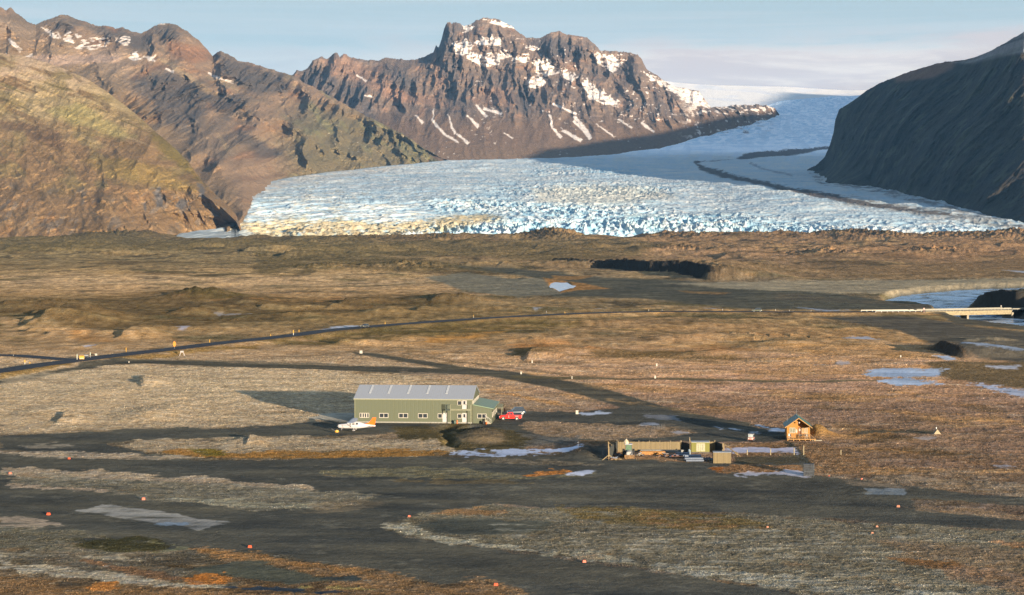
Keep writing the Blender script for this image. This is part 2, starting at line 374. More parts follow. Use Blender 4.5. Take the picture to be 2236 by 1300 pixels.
# frost islands in the gravel
ft = (5, 2.2, -.55, -.05, 40)
paint([(234,968),(298,962),(430,959),(542,956),(700,956),(821,955),(960,963),(1000,985),(960,993),(700,997),(560,996),(423,994),(322,987)], (158,142,116), soft=3, r=1, tex=(9,4,-.7,-.2,41))
paint([(322,984),(423,985),(560,986),(700,982),(800,981),(960,984),(985,990),(960,997),(700,1000),(423,998)], (156,112,54), soft=3, r=1.2, a=.95, wx=5)
paint([(425,982),(450,979),(478,983),(478,993),(440,995)], (120,104,42), soft=3, rag=8, r=1.2)
paint([(0,986),(68,985),(203,985),(338,994),(440,998),(338,1004),(101,999),(0,991)], FR, soft=3, r=1, tex=(9,3,-.6,0,42), a=.85)
paint([(30,972),(120,968),(170,974),(60,980)], FR, soft=3, a=.5, tex=ft)
paint([(0,1020),(162,1024),(305,1036),(508,1048),(700,1068),(700,1073),(480,1063),(300,1052),(150,1046),(0,1040)], (166,150,126), soft=3, r=1, a=.9, wx=6)
paint([(0,1036),(150,1040),(300,1050),(508,1058),(700,1072),(830,1078),(790,1098),(700,1112),(541,1112),(440,1098),(338,1095),(294,1085),(203,1071),(60,1064),(0,1055)], (128,122,104), soft=4, r=1, a=.95, tex=(6,2.0,-.55,.1,43))
paint([(0,1052),(60,1060),(203,1066),(294,1080),(203,1074),(34,1063),(0,1060)], (160,142,120), soft=2, a=.8)
paint([(380,1088),(560,1094),(720,1100),(640,1112),(500,1104)], (150,146,124), soft=3, a=.8, tex=(7,1.6,-.4,.1,44))
paint([(700,1096),(760,1090),(850,1095),(740,1118),(640,1118)], (130,114,90), soft=4, a=.5)
# concrete runway threshold
paint([(170,1116),(205,1110),(225,1103),(250,1103),(330,1113),(405,1126),(440,1133),(500,1141),(430,1157),(380,1146),(290,1136),(232,1126)], (146,144,137), soft=2, rag=3, wx=3, a=.9, r=.1, tex=(9,2.6,-.55,.05,45))
paint([(330,1140),(415,1143),(405,1150),(350,1146)], (120,140,160), soft=1.5, a=.6)
paint([(664,914),(700,905),(776,902),(776,920),(742,921),(704,916)], (168,162,146), soft=2, rag=2, wx=3, a=.85, r=.1)
# lower left speckled flats
paint([(0,1126),(100,1136),(150,1150),(60,1156),(0,1150)], (164,146,124), soft=3, a=.85, tex=(10,3,-.6,0,46))
paint([(0,1150),(160,1160),(260,1176),(330,1200),(240,1215),(100,1205),(0,1205)], (104,100,84), soft=6, r=1, tex=(5,2.4,-.5,.2,47))
paint([(170,1178),(300,1172),(385,1190),(350,1206),(200,1204)], (64,62,42), soft=6, r=.8, a=.9)
paint([(330,1184),(400,1190),(420,1200),(345,1210),(380,1196)], (134,130,96), soft=2, a=.6)
paint([(0,1205),(100,1205),(240,1218),(330,1228),(440,1250),(520,1276),(470,1282),(300,1262),(160,1248),(0,1225)], (104,98,84), soft=6, r=1, a=.9)
paint([(0,1210),(90,1208),(330,1222),(290,1226),(150,1216),(0,1220)], (160,152,130), soft=3, r=1, a=.7, tex=(7,2.5,-.5,.1,48))
paint([(0,1226),(100,1236),(240,1246),(372,1268),(508,1280),(480,1286),(300,1278),(160,1262),(0,1244)], (166,158,138), soft=4, r=1, a=.95, tex=(7,2.5,-.6,0,49))
paint([(423,1200),(480,1200),(575,1210),(700,1232),(825,1244),(888,1262),(966,1280),(1029,1268),(1091,1275),(1160,1300),(1300,1424),(600,1424),(700,1262),(575,1240),(470,1222)], (130,106,78), soft=5, rag=9, r=1.3, a=.95)
paint([(423,1201),(520,1202),(640,1222),(700,1238),(800,1246),(700,1256),(575,1228)], (164,120,70), soft=4, rag=9, r=1.4, a=.8, tex=(5,4,-.4,.1,50))
paint([(420,1232),(560,1226),(690,1258),(760,1266),(620,1274),(500,1254),(380,1240)], (78,82,72), soft=5, a=.85, **GR)
paint([(389,1260),(474,1256),(490,1268),(460,1276),(400,1272)], (186,116,50), soft=3, rag=8, r=1.4)
paint([(203,1226),(300,1240),(440,1272),(360,1268),(240,1246)], (128,98,72), soft=4, r=1.2, a=.8)
paint([(-100,1262),(100,1268),(203,1276),(338,1288),(560,1290),(760,1296),(900,1310),(900,1424),(-100,1424)], (130,104,74), soft=5, rag=10, r=1.3, a=.9)
paint([(200,1272),(250,1274),(240,1290),(205,1288)], (186,122,58), soft=4, rag=10, r=1.4)
paint([(474,1279),(560,1280),(700,1288),(840,1290),(700,1296),(500,1286)], (50,58,66), soft=2, r=.2)  # dark ditch and puddle line, the ditch's blue shadow painted in
paint([(700,1256),(760,1258),(780,1266),(700,1268)], (58,64,64), soft=3, r=.2)
paint([(640,1276),(840,1284),(830,1290),(640,1282)], (150,142,88), soft=2, r=1.2, a=.6)
# oval island
paint([(841,1154),(872,1133),(919,1118),(1013,1111),(1091,1102),(1201,1114),(1400,1115),(1550,1122),(1624,1121),(1699,1129),(1849,1135),(1961,1144),(2236,1159),(2450,1172),(2450,1424),(1820,1424),(1800,1310),(1662,1280),(1560,1266),(1400,1240),(1232,1217),(1107,1200),(982,1186),(888,1170)], (116,110,92), soft=3, rag=4, r=1, wx=6)
paint([(920,1134),(1000,1130),(1090,1134),(1220,1142),(1180,1160),(1080,1168),(960,1166),(900,1152)], (78,80,72), soft=8, a=.9, **GR)
paint([(841,1154),(880,1140),(905,1150),(940,1166),(1010,1178),(1120,1192),(1240,1206),(1400,1220),(1400,1238),(1232,1216),(1107,1200),(982,1186),(888,1168)], (164,160,140), soft=3, r=1.1, a=.9, tex=(5,1.8,-.55,.05,51))
paint([(1400,1222),(1560,1240),(1700,1258),(1900,1280),(2100,1300),(1900,1310),(1662,1280),(1400,1240)], (158,156,140), soft=4, r=1.1, a=.8, tex=(6,2,-.35,.15,52))
paint([(1040,1110),(1100,1112),(1110,1126),(1010,1124),(940,1120),(1000,1112)], (148,112,72), soft=4, rag=8, r=1.2, a=.85)
paint([(1250,1110),(1400,1112),(1500,1118),(1620,1130),(1680,1150),(1560,1164),(1400,1152),(1280,1134)], (112,96,58), soft=6, rag=10, r=1.3, a=.8, tex=(5,3,-.5,.1,53))
paint([(1380,1126),(1560,1132),(1640,1150),(1560,1160),(1420,1146)], (150,104,64), soft=6, rag=10, a=.5, tex=(5,3,-.2,.2,54))
for s_ in range(9):
    yb = 1142 + s_*15
    paint([(1000+s_*60,yb),(1300+s_*60,yb+4),(1700+s_*60,yb+14),(2300,yb+24),(2300,yb+32),(1700+s_*60,yb+22),(1250+s_*60,yb+10)], (168,162,142), soft=3, rag=6, a=.6, tex=(9,2,-.1,.3,60+s_))
paint([(1900,1180),(2100,1190),(2236,1200),(2400,1260),(2236,1280),(2000,1230)], (136,112,86), soft=10, a=.55)
paint([(2190,1182),(2280,1186),(2280,1200),(2200,1198)], (176,124,78), soft=4, a=.7)
paint([(1960,1224),(2090,1224),(2110,1242),(1990,1240)], (120,88,56), soft=4, rag=8, a=.8)
paint([(2060,1236),(2236,1250),(2400,1290),(2236,1300),(2080,1262)], (140,110,84), soft=6, a=.6)
# right side strips
paint([(1781,1036),(1879,1040),(2000,1044),(2236,1052),(2450,1060),(2450,1092),(2236,1084),(2100,1072),(1979,1060),(1879,1050)], (142,126,104), soft=4, r=1, a=.85, tex=(8,3,-.7,-.1,70))
paint([(1979,1108),(2080,1108),(2236,1120),(2450,1130),(2450,1142),(2236,1134),(2080,1120)], (146,124,98), soft=3, r=1, a=.85)
paint([(1890,1069),(1975,1068),(1982,1076),(1975,1083),(1895,1081)], (130,140,146), soft=1.5, rag=2, wx=2, a=.85, r=.1)
paint([(1850,1050),(1960,1056),(1990,1068),(1900,1064)], (156,132,106), soft=3, a=.5)
# strips above the main runway, centre
paint([(960,1002),(1100,1000),(1230,1004),(1310,1016),(1180,1014),(1000,1010)], (122,110,90), soft=4, a=.7, r=.7)
paint([(700,1028),(860,1020),(1010,1022),(1138,1040),(1295,1033),(1180,1046),(1000,1046),(800,1042),(700,1040)], (118,112,86), soft=3, r=.9, a=.8, tex=(6,1.8,-.5,.1,71))
paint([(1140,1038),(1170,1028),(1232,1026),(1250,1032),(1170,1037)], (178,112,50), soft=2, rag=5, r=1.3)
paint([(870,1050),(1100,1046),(1160,1056),(960,1058)], (108,92,64), soft=3, a=.6)
paint([(940,990),(1100,988),(1310,986),(1320,998),(1100,998),(960,998)], (84,78,66), soft=3, a=.7)
# grass strip right of the yard
paint([(1555,1018),(1640,1016),(1760,1020),(1752,1036),(1640,1036),(1560,1032)], (140,104,68), soft=3, rag=6, r=1.2)
paint([(1552,1022),(1575,1020),(1580,1030),(1560,1032)], (150,88,38), soft=3, rag=5, r=1.3)
paint([(1600,970),(1700,968),(1790,966),(1850,985),(1900,1010),(1900,1036),(1790,1036),(1770,1015),(1750,995),(1620,996)], (136,108,78), soft=4, rag=6, r=1.1)
paint([(1600,996),(1740,998),(1766,1002),(1740,1012),(1620,1014)], (80,74,58), soft=3, a=.9, r=.3)
# central frost fields near the long track
paint([(1150,920),(1250,924),(1360,926),(1453,931),(1520,944),(1453,953),(1337,960),(1250,958),(1190,954),(1150,940)], (142,122,98), soft=3, r=1, rag=5)
paint([(1140,948),(1260,954),(1260,974),(1140,976)], (104,100,92), soft=4, a=.8)
paint([(1453,925),(1520,940),(1480,948),(1400,944)], (120,104,84), soft=4, a=.5)
# dark puddle ditch south of the hut and trench
paint([(1712,964),(1730,968),(1764,1000),(1772,1014),(1758,1012),(1728,985)], (72,72,62), soft=2, rag=3, wx=3, a=.9)
# ice, snow and frozen puddles
def frozen(P_, c=ICE, a=.95, **kw): paint(P_, tuple(v*.88 for v in c), soft=2.2, rag=kw.pop('rag', 3)*1.6+2, a=a, r=.05, i=1, wx=kw.pop('wx', 4)*1.5, wy=1.3, tex=(5, 2.2, -.75, -.25, 99), **kw)
frozen([(972,993),(1044,986),(1170,984),(1263,978),(1272,987),(1170,991),(1013,996)], (196,204,226), rag=7)
frozen([(1238,1034),(1263,1027),(1295,1027),(1270,1036)], (206,206,220))
frozen([(1600,982),(1640,976),(1700,977),(1735,980),(1745,990),(1700,988),(1600,990)], (206,198,214))
frozen([(1680,1032),(1720,1029),(1750,1032),(1756,1040),(1700,1038),(1622,1036)], (190,186,198), rag=7, a=.8)
frozen([(1262,902),(1310,898),(1350,902),(1290,906)], (196,200,212))
frozen([(1400,922),(1440,926),(1430,930),(1395,927)], (180,180,190), a=.7)
frozen([(1470,942),(1500,944),(1480,948)], (180,176,184), a=.6)
for a_ in ([(1648,928),(1680,934),(1714,938),(1714,943),(1670,942),(1690,938)], [(1590,935),(1625,940),(1600,943)], [(1556,931),(1585,937),(1565,938)], [(1640,944),(1670,944),(1650,948)]):
    frozen(a_, (200,206,222), a=.9)
frozen([(700,722),(720,717),(780,711),(795,714),(740,720),(712,724)], (192,198,212), a=.9)
frozen([(185,760),(222,755),(200,762)], (188,184,196), a=.8); frozen([(380,720),(415,719),(400,724)], (178,174,190), a=.8)
frozen([(250,684),(272,684),(262,687)], (170,166,180), a=.6); frozen([(464,686),(550,688),(480,691)], (160,158,168), a=.5)
frozen([(1158,673),(1190,674),(1170,678)], (172,172,184), a=.7); frozen([(1290,671),(1320,671),(1300,674)], (172,172,184), a=.6); frozen([(1540,674),(1580,674),(1560,676)], (182,182,194), a=.7)
frozen([(1745,672),(1800,676),(1860,680),(1800,680)], (160,168,184), a=.8)
frozen([(1890,812),(1930,806),(2030,806),(2065,811),(2050,820),(1990,826),(2020,834),(2060,839),(1950,842),(1920,832),(1960,826),(1900,820)], (176,192,214), rag=6)
frozen([(2115,838),(2140,838),(2236,852),(2300,856),(2300,872),(2236,868),(2200,860)], (196,198,214), rag=6)
frozen([(2150,802),(2225,800),(2220,806),(2160,806)], (184,188,204), a=.8)
frozen([(1835,738),(1890,736),(1925,742),(1880,744)], (176,180,198), a=.8); frozen([(1780,796),(1860,792),(1850,798)], (170,168,180), a=.6)
frozen([(2040,777),(2068,777),(2088,786),(2060,786)], (196,208,226)); frozen([(2100,766),(2160,764),(2236,772),(2236,777),(2140,772)], (150,170,200), a=.7)
frozen([(2150,1013),(2200,1012),(2215,1020),(2170,1021)], (178,174,184), a=.6, rag=7); frozen([(1990,955),(2060,956),(2030,962)], (158,152,156), a=.5)
frozen([(1400,905),(1470,908),(1490,920),(1420,914)], (150,150,160), a=.45)
frozen([(2190,590),(2236,592),(2300,594),(2236,598)], (170,180,200), a=.7)
frozen([(1030,528),(1100,530),(1090,536),(1040,536)], (210,220,226), a=.0)

# frost dust and bare scrapes blur the line between gravel and grass
near_ = sstep(925, 990, PY)*(ice < .3)
blend((124,120,104), sstep(.16, .42, fbm(GX/7, GY/5, 5, 56, .62))*.50*near_*(rough < .45), r=.5)
blend((76,74,66), sstep(.20, .44, fbm(GX/6, GY/5, 5, 57, .62))*.60*near_*(rough > .6))
blend((176,170,150), sstep(.24, .44, fbm(GX/4, GY/3, 5, 58, .65))*.55*near_*(rough > .6))
blend((136,106,72), sstep(.22, .46, fbm(GX/9, GY/8, 5, 59, .6))*.45*near_*(rough > .6))
# ---------------- relief
Z = .0*GX
dist = np.hypot(GX, GY)
veg = np.clip(rough, 0, 1)
Z += veg*(.05*n_sm + .11*n_tuft + .30*n_mid*sstep(250, 420, GY)) + .20*n_big*sstep(250, 500, GY)*veg
hz_ = sstep(470, 640, GY)
Z += hz_*(1.5*np.maximum(n_hill, -.15) + .8*n_big*veg)*sstep(860, 760, PY)*sstep(2080, 1960, PX)
Z += sstep(1000, 1500, GY)*(3.6*fbm(GX/120, GY/130, 5, 8, .55))*veg
Z += sstep(1900, 2700, GY)*(17*np.maximum(n_far+.10, 0) + 9*fbm(GX/70, GY/90, 4, 9))
Z += sstep(3300, 4000, GY)*(7*ridged(GX/260, GY/260, 4, 10)-3) - 60*sstep(4250, 5200, GY)
# named hills: traced foot position, radii in metres, height
def hill(px, py, rx, ry, h, rot=0):
    c = gnd(px, py); dx = GX-c.x; dy = GY-c.y
    ca, sa = math.cos(rot), math.sin(rot); u = (dx*ca+dy*sa)/rx; v = (-dx*sa+dy*ca)/ry
    r2 = u*u+v*v+ .5*n_mid*np.exp(-(u*u+v*v))
    return h*np.exp(-r2*1.6)
for a_ in ((430,650,26,60,5.0), (60,672,30,50,4.0), (170,690,22,40,3.4), (560,660,24,60,2.6), (960,655,26,50,3.2), (1020,660,20,40,2.6), (640,690,26,36,2.0), (840,684,16,30,2.4),
           (1200,527,120,240,19), (1215,527,50,160,4), (760,528,160,300,11), (470,530,110,260,3), (260,524,130,260,22), (150,530,120,200,10), (1500,526,150,300,12), (1680,525,200,300,13), (1900,526,170,300,13), (2120,526,170,300,12), (2300,526,170,300,14), (950,528,110,260,9),
           (1800,562,80,140,9), (2040,560,90,150,9), (1620,590,60,90,6), (700,590,60,120,6), (900,588,60,120,6), (1500,552,80,160,9), (560,562,70,160,5), (300,560,90,150,5),
           (1180,748,22,18,1.7), (1300,768,20,16,1.6), (1480,742,20,14,1.4), (1290,705,24,20,1.4), (1540,704,20,20,1.4), (880,740,16,14,1.2), (1700,752,16,14,1.3), (1560,772,16,12,1.2), (2080,800,16,14,1.4), (2170,745,15,14,1.5),
           (1200,780,22,7,.9), (330,905,9,22,.9), (540,962,3.5,6,.6), (110,900,8,16,.7), (200,860,8,20,.6)):
    Z += hill(*a_)
# cut banks: traced crest line, height, fall to the steep side (left of travel), run-out to the gentle side
def bank(pts, h, w0, w1a, w1b, taper=.35, shade_ink=.0):
    global Z, base
    P_ = [tuple(gnd(*p)[:2]) for p in pts]
    d_, s_, t_ = line_dist(GX, GY, P_)
    s_ = s_ + n_mid*w0*.6
    prof = np.where(s_ < 0, sstep(-w0, 0, s_), 1-sstep(w1a, w1b, s_))
    m = (d_ < abs(w1b)+5)
    tp = sstep(0, taper, t_)*sstep(1.0, 1-taper, t_)
    if shade_ink: blend((52,50,46), ((s_ > -w0*1.8) & (s_ < w0*.6) & m)*tp*shade_ink)  # dark sand on the steep face, also painting in its shade
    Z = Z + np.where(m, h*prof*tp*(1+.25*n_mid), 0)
# the crest is walked towards the eye, its steep face on the right-hand (west) side, so pass points from near to far
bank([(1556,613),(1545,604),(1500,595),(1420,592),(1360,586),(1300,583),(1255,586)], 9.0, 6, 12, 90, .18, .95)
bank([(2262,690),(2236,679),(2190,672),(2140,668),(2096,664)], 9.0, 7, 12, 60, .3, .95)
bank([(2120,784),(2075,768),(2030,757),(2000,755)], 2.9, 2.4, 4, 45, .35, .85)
bank([(40,716),(90,706),(150,694),(168,686)], 4.2, 3, 8, 40)
bank([(255,742),(280,734),(300,726)], 2.4, 2, 5, 18); bank([(352,690),(405,684),(460,676)], 2.2, 3, 6, 26)
bank([(735,666),(765,660),(800,655)], 2.8, 3, 6, 26); bank([(500,560),(570,556),(600,553)], 6, 7, 20, 90); bank([(612,566),(640,562),(672,560)], 6, 7, 20, 90)
bank([(250,525),(272,520),(290,516)], 12, 30, 60, 200);
bank([(318,848),(314,832),(310,820)], 1.2, 1.6, 2, 9); bank([(125,930),(140,912),(160,900)], .9, 1.6, 2, 9); bank([(540,975),(545,962),(556,955)], .6, .8, 1.5, 5)
bank([(1500,735),(1560,738),(1590,732)], 1.6, 2, 4, 20); bank([(1150,790),(1160,770),(1180,762)], 1.3, 1.5, 4, 16)
bank([(1000,585),(1040,583),(1060,581)], 4, 6, 16, 60); bank([(1560,566),(1600,561),(1640,556)], 5, 7, 20, 80); bank([(1180,524),(1184,520),(1190,516)], .1, 30, 60, 200)
for q in range(26):  # many lesser hummocks of the old moraine
    r_ = random.Random(q*7+1); x0 = r_.uniform(-20, 2250); y0 = r_.uniform(545, 755)
    if y0 > 650 and abs(y0 - np.interp(x0, [0, 560, 1120, 1700, 2236], [805, 741, 692, 681, 681])) < 14: continue
    if x0 > 1150 and 600 < y0 < 690: continue
    k = 60/(y0-HZ); bank([(x0, y0), (x0+14*r_.uniform(.5,1.6), y0-4*k**.3), (x0+26*r_.uniform(.6,1.5), y0-9*k**.3)], r_.uniform(.6,1.5)*(1+k), 2+3*k, 5+8*k, 40+80*k, .5)
# yard mound and its ditch
c_ = gnd(1052, 953); e_ = np.hypot((GX-c_.x)/6.2, (GY-c_.y)/17)
e_ = e_ + .3*n_mid + .1*n_sm
Z += np.where(e_ < 3, (.55+.3*n_mid)*(1-sstep(.3, 1.0, e_)) - 1.1*np.exp(-((e_-1.18)/.16)**2)*sstep(2.5, -4, GX-c_.x) , 0)
c2 = gnd(972, 932); Z -= 1.3*np.exp(-(((GX-c2.x)/2.2)**2+((GY-c2.y)/9)**2))
c2 = gnd(1290, 985); Z += 1.2*np.exp(-(((GX-c2.x)/4)**2+((GY-c2.y)/10)**2))
# grassed mound behind the hut
c2 = gnd(1786, 956); Z += 2.2*np.exp(-np.abs((GX-c2.x)/3.6)**2.0-np.abs((GY-c2.y-4)/5)**2.0)*(1+.4*n_mid+.2*n_sm)
kk = np.exp(-((GX-c2.x)/3.4)**2-((GY-c2.y-6)/6)**2); blend((136,106,62), np.clip(kk*2, 0, 1)*.9, r=.6)
# level pads under things
def pad(px0, px1, py0, py1, soft=3, z=0.0):
    global Z
    a = gnd(px0, py1); b = gnd(px1, py1); c = gnd((px0+px1)/2, py0)
    m = sstep(a.x-soft, a.x, GX)*sstep(b.x+soft, b.x, GX)*sstep(a.y-soft*2, a.y, GY)*sstep(c.y+soft*3, c.y, GY)
    Z = Z*(1-m)+z*m
pad(770, 1100, 880, 925); pad(1320, 1610, 960, 1010); pad(1710, 1772, 950, 966)
# ring road embankment
ROAD = [(-160,832),(0,810),(88,797),(175,786),(250,776.5),(381,761.5),(470,750.5),(560,741),(650,731),(710,722.5),(810,713),(920,704.5),(1036,696.5),(1120,691.5),(1270,684.5),(1420,680.5),(1560,680.3),(1680,681),(1800,681.2),(1905,681),(2010,679.6),(2110,678),(2200,676.3),(2300,674.5),(2460,671)]
BR = [(-160,772),(0,775.5),(50,777.5),(100,781.5),(150,785.5)]
RZ = .9
def smooth_line(pts, z, n=12):
    P_ = [np.array(gnd(*p, z)[:2]) for p in pts]; out = []
    P_ = [2*P_[0]-P_[1]] + P_ + [2*P_[-1]-P_[-2]]
    for i in range(1, len(P_)-2):
        for k in range(n):
            t = k/n; a, b, c, d = P_[i-1:i+3]
            out.append(.5*((2*b)+(-a+c)*t+(2*a-5*b+4*c-d)*t*t+(-a+3*b-3*c+d)*t**3))
    out.append(P_[-2]); return out
road_c = smooth_line(ROAD, RZ); branch_c = smooth_line(BR, RZ)
for ln, hw in ((road_c[::4]+[road_c[-1]], 4.5), (branch_c[::4]+[branch_c[-1]], 3.6)):
    d_, s_, t_ = line_dist(GX, GY, ln)
    m = sstep(hw+8, hw+1.2, d_); Z = Z*(1-m)+(RZ-.12)*m
# river and pond beds
RIVER = [(1934,657),(1965,648),(2020,641),(2098,634.5),(2236,629),(2420,626),(2420,640),(2236,640),(2190,652),(2130,668),(2105,678),(2130,686),(2180,690),(2236,698),(2420,705),(2420,732),(2236,722),(2170,714),(2110,706),(2085,698),(2050,688),(2046,676),(2000,668),(1941,664)]
POND = [(1202,620),(1213,616.5),(1226,617.5),(1238,617),(1251,625),(1240,630),(1222,636),(1210,628)]
WZ = -3.2
sdr = sdf(*proj(GX, np.maximum(GY, 60), np.full_like(GX, WZ)), RIVER, 3.0) + n_mid*5
m = sstep(-16, 3, sdr)*(~NEARM); Z = Z*(1-m) + (WZ-.5)*m
blend((74,78,76), sstep(-9, 2, sdr)*(~NEARM)*.8, r=.1)
sdp = sdf(PX, PY, POND, 3.0); m = sstep(-5, 1, sdp)*(~NEARM); Z = Z*(1-m) + (-.45)*m

# ---------------- material
_lum = base.mean(-1, keepdims=True); _ds = (.06*sstep(900, 1400, PX))[..., None]; base = base*(1-_ds)+(_lum*np.array([1.04, 1.0, .97]))*_ds
albedo = lin(base)*GROUND_K
albedo = np.clip(albedo, .004, .85)
g = NT('ground_cover')
ca = g.n('ShaderNodeAttribute', attribute_name='cover'); ra = g.attr('tuft').outputs['Fac']; ia = g.attr('ice').outputs['Fac']
tcg = g.n('ShaderNodeTexCoord').outputs['Object']
f1 = g.noise(tcg, 1.7, 5, .7); f2 = g.noise(tcg, .35, 5, .65); f3 = g.noise(tcg, 6.0, 3, .7)
f4 = g.noise(tcg, 3.2, 5, .8)
fine = g.math('ADD', g.math('MULTIPLY', f1, .45), g.math('ADD', g.math('MULTIPLY', f2, .2), g.math('ADD', g.math('MULTIPLY', f3, .1), g.math('MULTIPLY', f4, .25))))
sp = g.math('ADD', 1.0, g.math('MULTIPLY', g.math('SUBTRACT', fine, .5), g.math('ADD', .9, g.math('MULTIPLY', ra, 3.8))))
vm = g.n('ShaderNodeVectorMath', operation='SCALE'); g.set(vm, 0, ca.outputs['Color']); g.set(vm, 'Scale', g.math('MAXIMUM', sp, .12))
# tufts drift between straw and heather tones
tone = g.mix(g.ramp(f2, .40, .62), (1.12, 1.0, .84, 1), (.92, .97, 1.10, 1))
colr = g.mix(g.math('MULTIPLY', ra, .9), vm.outputs[0], g.mix(1.0, vm.outputs[0], tone, 'MULTIPLY'))
b = g.bsdf(Base_Color=colr, Roughness=g.math('SUBTRACT', .95, g.math('MULTIPLY', ia, .45)))
g.set(b, 'Specular IOR Level', g.math('MULTIPLY', ia, .4))
bh = g.math('ADD', g.math('MULTIPLY', f1, .9), g.math('ADD', g.math('MULTIPLY', f2, 2.4), g.math('MULTIPLY', f3, .25)))
bmp = g.n('ShaderNodeBump', {'Height': bh, 'Distance': 1.0, 'Strength': g.math('MINIMUM', g.math('ADD', .22, g.math('MULTIPLY', ra, .60)), 1.0)})
g.set(bmp, 'Strength', g.math('MULTIPLY', g.math('MINIMUM', g.math('ADD', .25, g.math('MULTIPLY', ra, .6)), 1.0), g.math('SUBTRACT', 1.0, g.math('MULTIPLY', ia, .8))))
g.L.new(bmp.outputs[0], b.inputs['Normal'])
_zz = Z.copy(); _zz[(GY > 900)|(GX<0)] = 0; _i = np.unravel_index(np.argsort(-_zz.ravel())[:6], Z.shape); 0 and open('/tmp/zmax','w').write(str([(round(float(PX[a,b])), round(float(PY[a,b])), round(float(Z[a,b]),1)) for a, b in zip(*_i)]))
ground = grid_mesh('ground', GX, GY, Z, g.m, {'tuft': np.clip(rough, 0, 1.4)/1.4, 'ice': ice}, {'cover': albedo})

# ---------------- tufts of frosted grass and heather, and loose stones
def scatter(name, n, seed, dmin, dmax, accept, size, label, tone):
    rs = np.random.RandomState(seed); d = dmin*(dmax/dmin)**rs.rand(n); px = rs.uniform(-60, 2300, n); x = d*(px-CX)/F
    ri = np.clip(np.searchsorted(Drows, d), 1, len(Drows)-1); ci = np.clip(np.searchsorted(colpx, px), 1, len(colpx)-1)
    keep = rs.rand(n) < accept(ri, ci); x, d, ri, ci = x[keep], d[keep], ri[keep], ci[keep]; m = len(x)
    t_ = (d-Drows[ri-1])/(Drows[ri]-Drows[ri-1]); z = Z[ri-1, ci]*(1-t_)+Z[ri, ci]*t_
    w0, w1, h0, h1 = size; k_ = 1+(d-dmin)/dmin*.35; w_ = rs.uniform(w0, w1, m)*k_; h_ = rs.uniform(h0, h1, m)*k_
    a = rs.uniform(0, 6.28, m); V = np.zeros((m, 5, 3))
    for q in range(4): V[:, q, 0] = x+np.cos(a+q*1.571)*w_*rs.uniform(.6, 1.2, m); V[:, q, 1] = d+np.sin(a+q*1.571)*w_*rs.uniform(.6, 1.2, m); V[:, q, 2] = z-.03
    V[:, 4, 0] = x+rs.normal(0, .35, m)*w_; V[:, 4, 1] = d+rs.normal(0, .35, m)*w_; V[:, 4, 2] = z+h_
    I = np.arange(m)[:, None]*5; T = np.stack([np.stack([I[:, 0]+q, I[:, 0]+(q+1) % 4, I[:, 0]+4], 1) for q in range(4)], 1).reshape(-1, 3)
    me = bpy.data.meshes.new(name); me.vertices.add(m*5); me.vertices.foreach_set('co', V.reshape(-1).astype(np.float32))
    me.loops.add(len(T)*3); me.loops.foreach_set('vertex_index', T.reshape(-1).astype(np.int32)); me.polygons.add(len(T)); me.polygons.foreach_set('loop_start', np.arange(0, len(T)*3, 3, dtype=np.int32)); me.update(calc_edges=True)
    c = albedo[ri, ci]*tone(rs, m, ri, ci); c = np.repeat(np.clip(c, .01, .8), 5, axis=0)
    at = me.attributes.new('cover', 'FLOAT_COLOR', 'POINT'); at.data.foreach_set('color', np.concatenate([c, np.ones((len(c), 1))], 1).reshape(-1).astype(np.float32))
    k = NT(name+'_surface'); k.bsdf(Base_Color=k.n('ShaderNodeAttribute', attribute_name='cover').outputs['Color'], Roughness=.95, Specular_IOR_Level=.1); me.materials.append(k.m)
    o = bpy.data.objects.new(name, me); COL.objects.link(o); tag(o, label, 'grass' if 'tuft' in name else 'stones', kind='stuff')
okz = (ice < .3)
scatter('grass_tufts', 280000, 5, 215, 640, lambda r_, c_: np.clip(rough[r_, c_]*1.1-.25, 0, 1)*okz[r_, c_]*(.55+.45*(n_edge[r_, c_] > 0)), (.05, .15, .03, .11), 'frosted tufts of grass and heather covering the ground between the gravel strips',
        lambda rs, m, r_, c_: np.exp(rs.normal(-.30, .34, m))[:, None]*(1+rs.uniform(-.10, .10, (m, 3))*np.array([1, .3, -1])))
scatter('loose_gravel_stones', 26000, 6, 215, 430, lambda r_, c_: (rough[r_, c_] < .4)*okz[r_, c_]*1.0*(n_edge[r_, c_] > -.05), (.03, .08, .02, .05), 'loose grey stones lying on the gravel strips', lambda rs, m, r_, c_: np.exp(rs.normal(.0, .3, m))[:, None]*np.ones((m, 3)))

def ground_z(x, y):
    """height of the finished ground under a point"""
    r = int(np.clip(np.searchsorted(Drows, y), 1, len(Drows)-1)); D = max(Drows[r], 150); c = int(np.clip(np.searchsorted(colpx, CX+x*F/max(y,150)), 1, len(colpx)-1))
    return float(max(Z[r, c], Z[r-1, c], Z[r, c-1]))

